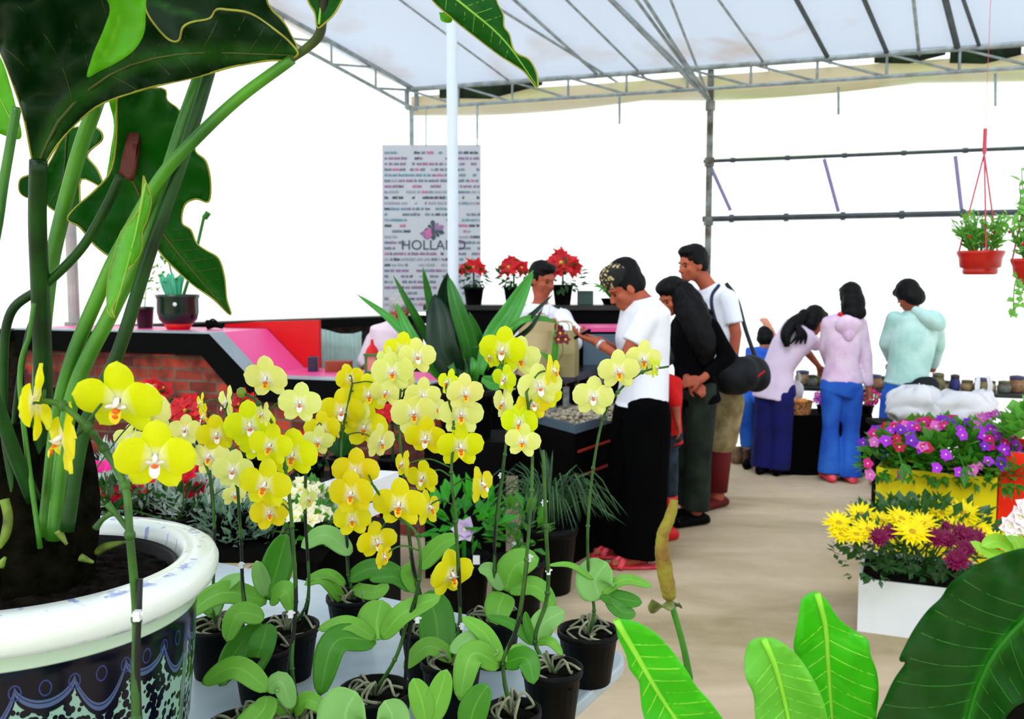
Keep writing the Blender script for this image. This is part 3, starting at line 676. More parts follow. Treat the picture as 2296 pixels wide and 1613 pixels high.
# white planter box behind the orchids
a = at(700, 1100, 3.5); mb = MB(); mb.prism([at(702, 1090, 3.3), at(790, 1098, 3.1), at(790, 1180, 3.1), at(702, 1165, 3.3)], (.12, .3, 0)); o = mb.build('planter_box', M('white_gloss_box', (226, 230, 234), .35, .03)); tag(o, 'plain white box behind the orchids, left of the golden flowers', 'planter box')
p_ = at(745, 1172, 3.3); mb = MB(); mb.box((p_.x + .06, 3.35, p_.z / 2 - .03), (.3, .45, p_.z - .04)); tag(mb.build('pedestal', m_bl2), 'black pedestal beneath the white box behind the orchids', 'pedestal')
for (x, y, Y, lb) in ((765, 1060, 3.5, 'dark broad-leaved plant above the white box behind the orchids'),):
    c = at(x, y, Y); t = thing('broad_leaf_plant', (c.x, c.y, p_.z + .12), lb, 'potted plant'); pot(t, (c.x, c.y, at(745, 1098, 3.3).z), .05, .08)
    mb = MB()
    for k in range(6):
        a = k * 1.05; b_ = V((c.x, c.y, at(745, 1098, 3.3).z + .08)); mb.leaf([b_, b_ + V((cos(a) * .06, sin(a) * .05, .09)), b_ + V((cos(a) * .14, sin(a) * .1, .12))], .06)
    mb.build('foliage', m_lf_dark, t, smooth=True)
#MARK_P2_END

# ------------------------------------------------------------------ orchids
def petal_mat(name, main, edge, core, transl=.45):
    m, t, p, out = nt(name)
    a = N(t, 'ShaderNodeAttribute', attribute_name='tc'); s = N(t, 'ShaderNodeSeparateXYZ'); t.links.new(a.outputs['Vector'], s.inputs[0])
    r = N(t, 'ShaderNodeMapRange', i_1=.04, i_2=.3); t.links.new(s.outputs[1], r.inputs[0])
    r2 = N(t, 'ShaderNodeMapRange', i_1=.6, i_2=1.0); t.links.new(s.outputs[1], r2.inputs[0])
    oi = N(t, 'ShaderNodeObjectInfo'); hs = N(t, 'ShaderNodeHueSaturation')
    nz = N(t, 'ShaderNodeTexNoise', i_Scale=6, i_Detail=2); cb = N(t, 'ShaderNodeVectorMath', operation='MULTIPLY'); cb.inputs[1].default_value = (9, .7, 1); t.links.new(a.outputs['Vector'], cb.inputs[0]); t.links.new(cb.outputs[0], nz.inputs['Vector'])
    c = mix(t, r.outputs[0], lin(core), lin(main)); c = mix(t, r2.outputs[0], c, lin(edge))
    st = N(t, 'ShaderNodeMapRange', i_1=.45, i_2=.7, i_4=.35); t.links.new(nz.outputs[0], st.inputs[0]); c = mix(t, st.outputs[0], c, lin(tuple(x * .88 for x in main)))
    t.links.new(c, hs.inputs['Color']); hr = N(t, 'ShaderNodeMapRange', i_3=.488, i_4=.512); t.links.new(oi.outputs['Random'], hr.inputs[0]); t.links.new(hr.outputs[0], hs.inputs['Hue'])
    c = hs.outputs[0]; t.links.new(c, p.inputs['Base Color']); p.inputs['Roughness'].default_value = .5; p.inputs['Specular IOR Level'].default_value = .2
    tr = N(t, 'ShaderNodeBsdfTranslucent'); t.links.new(c, tr.inputs[0]); ms = N(t, 'ShaderNodeMixShader', i_0=transl)
    t.links.new(p.outputs[0], ms.inputs[1]); t.links.new(tr.outputs[0], ms.inputs[2]); t.links.new(ms.outputs[0], out.inputs[0]); return m
PM = {'lime': petal_mat('petals_lime', (226, 236, 10), (230, 240, 36), (240, 240, 190)), 'gold': petal_mat('petals_gold', (234, 222, 14), (236, 228, 50), (250, 244, 200)), 'pale': petal_mat('petals_pale', (238, 240, 132), (240, 242, 150), (252, 248, 228))}
m_lipw = M('orchid_lip_white', (250, 240, 240), .4, .05, transl=.2); m_lipo = M('orchid_lip_orange', (240, 130, 20), .4, .4, 60, col2=(206, 40, 30)); m_lipy = M('orchid_lip_yellow', (240, 206, 40), .4, .2)
def opetal(mb, ang, L, W, y0, cup, pw=.5, skew=.8, r0=.035, n=10, m=8):
    d = V((cos(ang), 0, sin(ang))); s = V((-sin(ang), 0, cos(ang))); rows = []
    for i in range(n + 1):
        t = i / n; tt = t ** skew; hw = W / 2 * max((1 - abs(2 * tt - 1) ** 2.2) ** pw if abs(2 * tt - 1) < 1 else 0, .22 if t < .5 else .02)
        if W > .35: hw *= .5 + .5 * min(1, t * 2.6)
        row = []
        for j in range(m + 1):
            a = 2 * j / m - 1
            y = y0 + cup * (t ** 1.6) - .05 * (1 - t) * 0 + .035 * a * a + .014 * sin(t * 9 + a * 4) * abs(a)
            row.append(mb.vert(d * (r0 + L * t) + s * hw * a + V((0, y, 0)), (a, t, 0)))
        rows.append(row)
    for A, B in zip(rows, rows[1:]):
        for j in range(m): mb.face(A[j], A[j + 1], B[j + 1], B[j])
def flower_meshes(kind, seed, narrow=1, orange=.6):
    r = random.Random(seed); q = lambda: r.uniform(-.06, .06); mb = MB()
    opetal(mb, pi / 2 + q(), .46, .37 * narrow, .025, .05 + q()); opetal(mb, radians(-126) + q(), .45, .33 * narrow, .03, .03 + q()); opetal(mb, radians(-54) + q(), .45, .33 * narrow, .03, .03 + q())
    opetal(mb, radians(10) + q(), .47, .53 * narrow, -.02, .0 + q(), .42); opetal(mb, radians(170) + q(), .47, .53 * narrow, -.02, .0 + q(), .42)
    fm = mb.mesh('petals'); fm.materials.append(PM[kind])
    mb = MB(); mb.ell((0, -.05, .035), (.035, .075, .035), Matrix.Rotation(.5, 3, 'X'), 8, 6)          # column
    for s in (-1, 1): mb.leaf([(s * .02, -.03, -.03), (s * .075, -.09, -.03), (s * .07, -.15, .02)], .09, (0, -.3, 1), .3, 6, 4)
    mb.cur = 2; mb.leaf([(0, -.02, -.05), (0, -.12, -.1), (0, -.16, -.2)], .13, (0, -1, .3), .25, 8, 4)
    mb.cur = 1; mb.ell((0, -.1, -.055), (.045, .035, .025), None, 8, 5)
    if orange > .5: mb.ell((0, -.13, -.12), (.04, .02, .045), Matrix.Rotation(.4, 3, 'X'), 8, 5)
    lm = mb.mesh('lip')
    for m_ in (m_lipw, m_lipo, m_lipy if orange > .3 else m_lipw): lm.materials.append(m_)
    return fm, lm
FM = {k: [flower_meshes(k, 10 * i + 3, 1 + .06 * (i - 1), [.8, .2, .6][i]) for i in range(3)] for k in ('lime', 'gold', 'pale')}
m_stake = M('dark_plastic_stake', (18, 26, 18), .5, .3, 20, spec=.3); m_clip = M('white_clip', (226, 230, 234), .4)
m_root = M('pale_aerial_root', (158, 158, 132), .7, .4, 30, col2=(96, 104, 76)); m_green_root = M('green_root', (110, 150, 60), .5, .3, 20)
OL = leafmat('orchid_leaf', (124, 190, 70), (140, 205, 86), (170, 235, 60), .3, .42, side=0, spec=.3)
OLd = leafmat('orchid_leaf_dark', (74, 146, 40), (96, 166, 52), (130, 210, 36), .28, .4, side=0, spec=.3)
OLp = leafmat('orchid_leaf_pale', (150, 206, 120), (160, 214, 136), (180, 230, 120), .35, .42, side=0, spec=.3)
TZ = .72; RIM = .11
m_bud = M('green_bud', (120, 150, 40), .4, .2)
def orchid(label, rim, stems, flowers, leaves, fdy=-.02, r=.058, buds=(), clips=(), base=None, group='potted yellow orchids on the table', roots=True, stake=None, sr=.0032, seed=0, potm=None):
    rnd = random.Random(seed + 50)
    c = base or onz(rim[0], rim[1], TZ + RIM); c = V((c.x, c.y, TZ)); Y = c.y
    t = thing('potted_orchid', c, label, 'orchid', group)
    pot(t, c, r, RIM, potm)
    Yf = Y + fdy
    def sp(pts):
        L = len(pts) - 1; out = []
        for i, q in enumerate(pts):
            k = i / L; out.append(at(q[0], q[1], Y + (Yf - Y) * k + .012 * sin(i * 2.1) * (0 < i < L)))
        out[0] = V((out[0].x, out[0].y, out[0].z)); return out
    SP_ = []
    for pts in stems:
        P_ = [V((c.x + rnd.uniform(-.01, .01), c.y, TZ + RIM * .85))] + sp(pts); mb = MB(); n_ = len(P_)
        mb.tube(P_, [sr * (1.15 - .5 * i / n_) for i in range(n_)], 7, sm=6)
        for q in P_[1:-1]: mb.ell(q, sr * 1.5, None, 6, 5)
        mb.build('flower_stem', m_stem if stake is None or True else m_dstem, t, smooth=True); SP_ += crom(P_, 10)[8:]
    if stake:
        a = V((c.x + .008, c.y + .012, TZ + .05)); b = [at(q[0], q[1], Y + .004) for q in stake]
        mb = MB(); mb.tube([a] + b, .0034, 7, sm=4); mb.build('stake', m_stake, t, smooth=True)
    for (x, y) in clips:
        p = at(x, y, Y - .004); mb = MB(); mb.box(p, (.007, .008, .011)); mb.tube([p + V((-.006, 0, 0)), p + V((.007, 0, .003))], .002, 6); mb.build('clip', m_clip, t)
    for (x, y, wpx, yaw, pit, kd) in flowers:
        dy = rnd.uniform(-.035, .035); Yy = Yf + dy; p = at(x, y, Yy); s = wpx * Yy / FPX; fm, lm = rnd.choice(FM[kd])
        R = Matrix.Rotation(radians(yaw + rnd.uniform(-8, 8)), 3, 'Z') @ Matrix.Rotation(radians(pit + rnd.uniform(-8, 14)), 3, 'X') @ Matrix.Rotation(rnd.uniform(-.14, .14), 3, 'Y')
        f = inst('flower', fm, t, p, R, s); l = bpy.data.objects.new('lip', lm); col.objects.link(l); l.parent = f
        bk = p + (R @ V((0, .1, 0))) * s; near = min(SP_, key=lambda q: (q - bk).length); mb = MB(); mb.tube([near, near.lerp(bk, .5) + V((0, .008, .012)), bk, p], .0016, 5, sm=4); mb.build('flower_stalk', m_stem, t, smooth=True)
    for (x, y, r_) in buds:
        mb = MB(); mb.ell(at(x, y, Yf), (r_ * Yf / FPX, r_ * Yf / FPX, r_ * 1.15 * Yf / FPX), None, 10, 8); mb.build('bud', m_bud, t, smooth=True)
    for lf in leaves:
        pts, wpx = lf[0], lf[1]; kd = lf[2] if len(lf) > 2 else OL
        P_ = [at(q[0], q[1], Y + (q[2] if len(q) > 2 else 0)) for q in pts]; mb = MB()
        mb.leaf(P_, wpx * Y / FPX, (0, -.8, .6), .1, 16, 8, base=.22, pw=.5, skew=.85); o = mb.build('leaf', kd, t, smooth=True, solid=.0018)
    if roots:
        mb = MB()
        for k in range(9):
            a = rnd.uniform(0, 6.28); r1 = r * rnd.uniform(.6, 1.0); z = TZ + RIM
            mb.tube([c + V((.004 * cos(a), .004 * sin(a), RIM * .9)), c + V((r1 * .5 * cos(a + .4), r1 * .5 * sin(a + .4), RIM + rnd.uniform(.0, .03))), c + V((r1 * cos(a), r1 * sin(a), RIM + rnd.uniform(-.004, .006))), c + V((r1 * .9 * cos(a + .7), r1 * .9 * sin(a + .7), RIM * .9))], .0026, 6, sm=4)
        mb.build('roots', m_root, t, smooth=True)
    return t
orchid('nearest yellow orchid, thick green stem crossing the porcelain pot, four very large flowers', None, [[(305, 1613), (306, 1390), (291, 1200), (280, 1090), (232, 1005), (196, 958), (140, 910), (92, 898)]],
    [(265, 903, 196, 4, 12, 'lime'), (348, 1030, 178, 16, 12, 'lime'), (76, 903, 185, -78, 0, 'gold'), (140, 990, 180, -58, 6, 'gold')], [([(300, 2050), (230, 2010, -.05), (150, 2080, -.08)], 120), ([(310, 2050), (380, 2010, -.05), (450, 2080, -.08)], 120)],
    base=V((-.405, 1.0, 0)), clips=[(308, 1381)], stake=[(312, 1600), (314, 1300)], sr=.0046, seed=1, fdy=.03)
mb = MB(); o_ = [o for o in col.objects if o.get('category') == 'orchid'][-1]
for pts in (((291, 1190), (262, 1155), (240, 1130)), ((252, 1150), (230, 1165), (214, 1185))):
    mb = MB(); mb.tube([at(x, y, 1.0) for x, y in pts], [.0035, .003, .004], 7, sm=4); mb.build('side_twig', m_stem, o_, smooth=True)
orchid('pale yellow orchid whose blooms show behind the two largest flowers', (482, 1400), [[(478, 1350), (481, 1200), (468, 1060), (400, 960), (330, 915)]],
    [(332, 920, 120, -10, 0, 'pale'), (196, 1068, 90, -50, 0, 'pale'), (415, 965, 74, 10, 0, 'pale'), (470, 1025, 96, 0, 0, 'pale'), (458, 935, 70, -60, 0, 'gold'), (290, 985, 70, 10, 0, 'pale'), (525, 1110, 60, 40, 0, 'pale')],
    [([(480, 1380), (500, 1320, -.02), (545, 1290, -.04)], 40, OLp), ([(478, 1385), (445, 1330), (430, 1275)], 30, OLp), ([(480, 1375), (430, 1340), (400, 1350)], 30)], stake=[(479, 1340), (481, 1190), (470, 1055)], seed=2)
orchid('lime and golden orchid with pink-lipped side flower, left of the green round bud', (588, 1450), [[(548, 1360), (541, 1220), (532, 1090), (520, 1010), (505, 920)]],
    [(508, 905, 84, -55, 0, 'pale'), (486, 975, 92, 8, 0, 'gold'), (523, 1055, 96, 0, 0, 'pale'), (560, 955, 116, 20, 10, 'lime'), (450, 905, 50, -60, 0, 'gold'), (575, 1000, 80, 0, 0, 'lime')],
    [([(592, 1385), (535, 1378, -.03), (508, 1440, -.05)], 52), ([(588, 1400), (530, 1460, -.04), (492, 1540, -.05)], 58, OLd), ([(600, 1400), (585, 1455, -.05), (548, 1535, -.06)], 62, OLd)], stake=[(551, 1360), (541, 1220), (533, 1095)], clips=[(541, 1268)], seed=3)
orchid('lime orchid topped by a green round bud, on a tall dark forked stem', (668, 1608), [[(655, 1500), (663, 1350), (655, 1180), (640, 1050), (618, 965), (580, 905), (548, 882)]],
    [(597, 850, 104, -4, 8, 'pale'), (672, 905, 98, 12, 0, 'pale'), (656, 1020, 118, 4, 8, 'lime'), (606, 1000, 104, -8, 0, 'lime'), (594, 1088, 124, 0, 0, 'gold'), (604, 1150, 90, 6, 0, 'gold'), (590, 930, 60, -50, 0, 'pale')],
    [([(660, 1600), (690, 1570, -.03), (740, 1600, -.04)], 40), ([(655, 1600), (615, 1585, -.02), (590, 1613, -.04)], 36)], buds=[(541, 881, 11)], stake=[(640, 1613), (664, 1350), (650, 1170)], clips=[(652, 1378)], seed=4)
orchid('golden and pale orchid on a dark double stake, between the lime and golden clusters', (642, 1402), [[(690, 1345), (684, 1150), (688, 1020), (705, 965)]],
    [(722, 962, 84, -10, 0, 'gold'), (712, 990, 74, 20, 0, 'pale'), (690, 1120, 54, 60, 0, 'pale')],
    [([(600, 1345), (622, 1275), (643, 1198)], 78, OLd), ([(598, 1338), (585, 1295), (575, 1258)], 40, OLp), ([(598, 1350), (500, 1330, -.04), (412, 1384, -.06)], 54), ([(605, 1348), (640, 1325, -.04), (655, 1375, -.05)], 48)], stake=[(692, 1345), (684, 1140), (690, 975)], seed=5, r=.066)
orchid('golden orchid with upright leaves, its pot behind the middle of the table', (790, 1335), [[(781, 1290), (776, 1190), (765, 1050), (770, 960), (790, 860)]],
    [(766, 922, 104, 0, 8, 'gold'), (784, 850, 70, 40, 0, 'gold'), (828, 885, 94, 6, 0, 'gold'), (818, 958, 110, 0, 0, 'gold'), (866, 880, 80, -10, 0, 'pale'), (853, 992, 84, 55, 0, 'pale'), (800, 925, 70, -20, 0, 'pale'), (745, 960, 60, -50, 0, 'gold')],
    [([(788, 1242), (730, 1200), (675, 1228)], 48, OLp), ([(775, 1312), (735, 1288, -.02), (686, 1300, -.03)], 26), ([(780, 1300), (835, 1275), (905, 1284)], 46, OLd), ([(775, 1355), (725, 1300, -.03), (682, 1312, -.03)], 30), ([(790, 1320), (840, 1330, -.04), (870, 1310)], 36)], seed=6, stake=[(783, 1290), (777, 1190)])
orchid('deep yellow orchid with three orange-lipped blooms and a broad upright leaf, centre of table', (842, 1546), [[(885, 1480), (912, 1400), (940, 1300), (935, 1200), (880, 1150), (838, 1090)]],
    [(895, 1132, 124, 0, 8, 'gold'), (845, 1215, 96, 20, 0, 'gold'), (790, 1165, 88, 0, 0, 'gold'), (788, 1108, 108, -8, 0, 'gold'), (797, 1058, 110, 0, 8, 'gold'), (860, 1250, 60, 55, 0, 'gold')],
    [([(850, 1436), (845, 1395, .01), (856, 1346, .02)], 92), ([(842, 1432), (780, 1398, -.02), (712, 1412, -.03)], 36), ([(842, 1438), (752, 1440, -.05), (716, 1562, -.08)], 66, OLd), ([(855, 1432), (905, 1375), (988, 1338, .02)], 50)], stake=[(900, 1600), (915, 1440), (940, 1300)], clips=[(936, 1390)], seed=7, r=.064)
orchid('pale yellow orchid right of the dark central stems, large dark leaf hanging over its pot', (960, 1405), [[(938, 1330), (922, 1250), (905, 1080), (895, 950), (900, 850)]],
    [(880, 835, 98, -6, 0, 'pale'), (935, 800, 88, 12, 0, 'pale'), (902, 785, 86, -10, 0, 'lime'), (868, 808, 66, -40, 0, 'pale'), (928, 928, 106, 0, 0, 'pale'), (948, 888, 86, 14, 0, 'pale'), (915, 860, 70, -60, 0, 'pale'), (975, 915, 70, 50, 0, 'pale')],
    [([(940, 1275), (985, 1225), (1030, 1202)], 46), ([(925, 1325), (885, 1295), (828, 1300)], 34, OLd), ([(935, 1350), (975, 1375, -.05), (985, 1520, -.12)], 82, OLd), ([(930, 1330), (910, 1290), (918, 1262)], 26)], stake=[(942, 1330), (924, 1250), (906, 1085)], seed=8)
orchid('golden orchid with wide arching branches, single low bloom near the tabletop', (1012, 1478), [[(1030, 1400), (1028, 1300), (1022, 1170), (1012, 1060), (1018, 960), (1000, 870)]],
    [(955, 982, 100, 0, 8, 'gold'), (1032, 1002, 112, 6, 8, 'lime'), (948, 1072, 84, -30, 0, 'gold'), (903, 1042, 66, -60, 0, 'gold'), (1080, 1088, 88, 66, 0, 'gold'), (962, 1140, 88, 62, 0, 'gold'), (1012, 1290, 118, 38, 0, 'gold'), (1034, 930, 104, 0, 0, 'pale'), (1042, 882, 90, 20, 0, 'pale'), (1005, 858, 66, -50, 0, 'lime')],
    [([(1020, 1480), (960, 1450, -.02), (905, 1500, -.04)], 44), ([(1025, 1480), (1060, 1445, -.02), (1110, 1440)], 40, OLd)], stake=[(1032, 1480), (1030, 1300), (1020, 1160)], clips=[(1036, 1405)], seed=9)
orchid('lime and pale orchid nearest the cymbidium, small pot with rounded leaf in front', (1108, 1378), [[(1108, 1280), (1112, 1190), (1132, 1020), (1140, 900), (1128, 830)]],
    [(1127, 785, 108, -4, 8, 'lime'), (1166, 803, 100, 8, 0, 'pale'), (1132, 850, 68, -30, 0, 'lime'), (1130, 905, 84, -50, 0, 'pale'), (1100, 800, 60, -60, 0, 'lime')],
    [([(1132, 1325), (1155, 1270), (1208, 1252)], 74), ([(1130, 1322), (1102, 1282), (1072, 1276)], 42, OLp), ([(1140, 1322), (1200, 1316, -.03), (1246, 1362, -.05)], 46), ([(1132, 1332), (1118, 1362, -.04), (1114, 1402, -.06)], 66)], stake=[(1112, 1300), (1110, 1190), (1132, 1015)], clips=[(1123, 1067)], seed=10)
orchid('pale orchid low at the front, grey-white roots curling over its clear pot rim', (1150, 1590), [[(1128, 1490), (1160, 1400), (1180, 1255), (1192, 1100), (1192, 980), (1180, 880)]],
    [(1210, 866, 104, 10, 0, 'pale'), (1240, 832, 76, 62, 0, 'gold'), (1165, 948, 90, -20, 0, 'lime'), (1172, 990, 84, 0, 0, 'pale'), (1196, 906, 80, 10, 0, 'gold'), (1228, 890, 70, 30, 0, 'lime')],
    [([(1125, 1482), (1085, 1420), (1036, 1385)], 40), ([(1120, 1492), (1058, 1468, -.04), (1030, 1572, -.07)], 60), ([(1132, 1487), (1180, 1478, -.03), (1197, 1535, -.05)], 52, OLd), ([(1120, 1462), (1060, 1436), (1008, 1462)], 48, OLp), ([(1130, 1482), (1152, 1462), (1184, 1452)], 30)], clips=[(1186, 1252)], stake=[(1128, 1500), (1162, 1400), (1182, 1260)], seed=11, r=.047)
orchid('orchid pot with a bare pale stake and white tag, second from the table corner', (1238, 1495), [[(1200, 1440), (1228, 1330), (1224, 1180), (1218, 1010)]], [],
    [([(1198, 1448), (1182, 1400), (1178, 1372)], 22, OLd), ([(1200, 1440), (1222, 1395), (1266, 1372)], 60, OLp), ([(1195, 1446), (1150, 1402), (1090, 1382)], 26, OLd), ([(1205, 1440), (1235, 1440, -.04), (1262, 1470, -.05)], 24)], clips=[(1220, 1128), (1230, 1282)], seed=12, sr=.0042, r=.056)
orchid('pale orchid at the table corner, arching stem of three flowers beside the white shirt', (1319, 1412), [[(1332, 1370), (1320, 1290), (1318, 1180), (1330, 1050), (1352, 940), (1385, 880), (1440, 835), (1500, 822)]],
    [(1330, 890, 96, 0, 6, 'pale'), (1387, 832, 98, 6, 0, 'pale'), (1442, 806, 90, 16, 0, 'pale'), (1470, 825, 50, 60, 0, 'lime')],
    [([(1345, 1345), (1335, 1300), (1362, 1262)], 92, OLp), ([(1350, 1332), (1400, 1300), (1462, 1316)], 26), ([(1345, 1336), (1400, 1345), (1440, 1352)], 40, OLd), ([(1330, 1300), (1280, 1268), (1228, 1268)], 14), ([(1360, 1342), (1395, 1372, -.02), (1425, 1375)], 36, OLd)], seed=13, r=.062)
orchid('flowerless orchid pot at the bottom left, leaf arching over the table beside the porcelain pot', (545, 1622), [], [],
    [([(602, 1548), (530, 1498), (452, 1534)], 54), ([(600, 1562), (585, 1600, -.03), (520, 1650, -.05)], 62), ([(600, 1550), (630, 1530), (655, 1590)], 48, OLp)], seed=14)
orchid('flowerless orchid at the bottom edge, two broad rounded blue-green leaves', (825, 1672), [], [],
    [([(780, 1660), (775, 1600), (800, 1553)], 130, OLp), ([(870, 1660), (880, 1610), (862, 1572)], 84, OLp)], seed=15)
orchid('flowerless orchid at the bottom edge, with two upright light-green leaves right of the rounded ones', (962, 1668), [], [],
    [([(955, 1620), (945, 1570), (926, 1522)], 56), ([(965, 1620), (985, 1560), (1002, 1502)], 58), ([(1050, 1640), (1065, 1585), (1094, 1536)], 70, OLd)], seed=16)
#MARK_ORCHID_END

# ------------------------------------------------------------------ porcelain pot with the taro plant
PC = V((-.705, 1.32, TZ)); PZ = 1.15 - TZ
def porcelain_mat():
    m, t, p, out = nt('blue_white_porcelain')
    a = N(t, 'ShaderNodeAttribute', attribute_name='tc'); s = N(t, 'ShaderNodeSeparateXYZ'); t.links.new(a.outputs['Vector'], s.inputs[0])
    x, z = s.outputs[0], s.outputs[1]
    g = N(t, 'ShaderNodeCombineXYZ'); t.links.new(math_(t, 'MULTIPLY', x, 34.0), g.inputs[0]); t.links.new(math_(t, 'MULTIPLY', z, 20.0), g.inputs[1])
    pale, navy, line = lin((130, 164, 150)), lin((4, 5, 22)), lin((70, 86, 124))
    # vine pattern on the belly
    vo = N(t, 'ShaderNodeTexVoronoi', i_Scale=4.6); t.links.new(g.outputs[0], vo.inputs['Vector'])
    nz = N(t, 'ShaderNodeTexNoise', i_Scale=1.1, i_Detail=3); t.links.new(g.outputs[0], nz.inputs['Vector'])
    d = math_(t, 'SUBTRACT', vo.outputs[0], math_(t, 'MULTIPLY', nz.outputs[0], 1.0))
    m1 = N(t, 'ShaderNodeMapRange', i_1=.02, i_2=.07, i_3=1, i_4=0); t.links.new(d, m1.inputs[0])
    c = mix(t, m1.outputs[0], pale, navy)
    # scalloped navy collar: two scallop sizes
    sc_ = math_(t, 'ABSOLUTE', math_(t, 'SINE', math_(t, 'MULTIPLY', x, pi * 22)))
    cur = math_(t, 'ADD', .318, math_(t, 'MULTIPLY', math_(t, 'POWER', sc_, .7), -.036))
    cur = math_(t, 'ADD', cur, math_(t, 'MULTIPLY', math_(t, 'SINE', math_(t, 'MULTIPLY', x, pi * 22)), .012))
    dz = math_(t, 'SUBTRACT', z, cur)
    col_ = N(t, 'ShaderNodeMapRange', i_1=0, i_2=.002); t.links.new(dz, col_.inputs[0]); c = mix(t, col_.outputs[0], c, navy)
    for o_, w_ in ((.011, .0024), (.017, .0012)):
        l_ = N(t, 'ShaderNodeMapRange', i_1=w_, i_2=w_ + .001, i_3=1, i_4=0); t.links.new(math_(t, 'ABSOLUTE', math_(t, 'SUBTRACT', dz, o_)), l_.inputs[0]); c = mix(t, l_.outputs[0], c, line)
    # curl motif inside the collar
    sx = math_(t, 'SINE', math_(t, 'MULTIPLY', x, pi * 44)); e = math_(t, 'ADD', math_(t, 'POWER', sx, 2.0), math_(t, 'POWER', math_(t, 'MULTIPLY', math_(t, 'SUBTRACT', z, .328), 60.0), 2.0))
    l_ = N(t, 'ShaderNodeMapRange', i_1=.05, i_2=.09, i_3=1, i_4=0); t.links.new(math_(t, 'ABSOLUTE', math_(t, 'SUBTRACT', e, .35)), l_.inputs[0]); c = mix(t, l_.outputs[0], c, lin((44, 54, 116)))
    # pale neck
    n_ = N(t, 'ShaderNodeMapRange', i_1=.356, i_2=.358); t.links.new(z, n_.inputs[0]); c = mix(t, n_.outputs[0], c, lin((190, 214, 190)))
    t.links.new(c, p.inputs['Base Color']); p.inputs['Roughness'].default_value = .18; p.inputs['Specular IOR Level'].default_value = .35; return m
def rim_mat():
    m, t, p, out = nt('porcelain_rim')
    a = N(t, 'ShaderNodeAttribute', attribute_name='tc'); s = N(t, 'ShaderNodeSeparateXYZ'); t.links.new(a.outputs['Vector'], s.inputs[0])
    g = N(t, 'ShaderNodeCombineXYZ'); t.links.new(math_(t, 'MULTIPLY', s.outputs[0], 40.0), g.inputs[0]); t.links.new(math_(t, 'MULTIPLY', s.outputs[2], 24.0), g.inputs[1])
    nz = N(t, 'ShaderNodeTexNoise', i_Scale=1.6, i_Detail=3); t.links.new(g.outputs[0], nz.inputs['Vector'])
    r = N(t, 'ShaderNodeMapRange', i_1=.58, i_2=.64, i_4=.8); t.links.new(nz.outputs[0], r.inputs[0])
    lim = N(t, 'ShaderNodeMapRange', i_1=.262, i_2=.25); t.links.new(s.outputs[2], lim.inputs[0])
    f = math_(t, 'MULTIPLY', r.outputs[0], lim.outputs[0])
    t.links.new(mix(t, f, lin((232, 240, 234)), lin((120, 138, 206))), p.inputs['Base Color']); p.inputs['Roughness'].default_value = .15; return m
tp = thing('porcelain_pot', PC, 'large blue-and-white porcelain pot with scalloped navy collar, on the table at left', 'plant pot')
mb = MB(); mb.lathe([(.165, 0), (.17, .01), (.2, .08), (.222, .18), (.232, .28), (.236, .34), (.238, .372), (.25, .378), (.25, .385)], PC, 96); mb.build('body', porcelain_mat(), tp, smooth=True)
mb = MB(); mb.lathe([(.235, .376), (.25, .378), (.262, .388), (.269, .402), (.27, .415), (.266, .425), (.258, .43), (.225, .431), (.217, .426), (.214, .41), (.212, .37)], PC, 96); mb.build('rim', rim_mat(), tp, smooth=True)
mb = MB(); mb.lathe([(.206, .36), (.213, .405), (.209, .41), (.204, .405), (.2, .36)], PC, 64); mb.build('liner', m_black_pot, tp, smooth=True)
mb = MB(); rings = []
mb.lathe([(.2, .37), (.2, .395), (.16, .4), (.12, .402), (.08, .405), (.04, .407), (.003, .41)], PC, 64); o = mb.build('soil', m_soil, tp, smooth=True)
o.modifiers.new('s', 'SUBSURF').levels = 2; o.modifiers['s'].render_levels = 2
tx = bpy.data.textures.new('lumps', 'CLOUDS'); tx.noise_scale = .02; dm = o.modifiers.new('d', 'DISPLACE'); dm.texture = tx; dm.strength = .02; dm.mid_level = .5

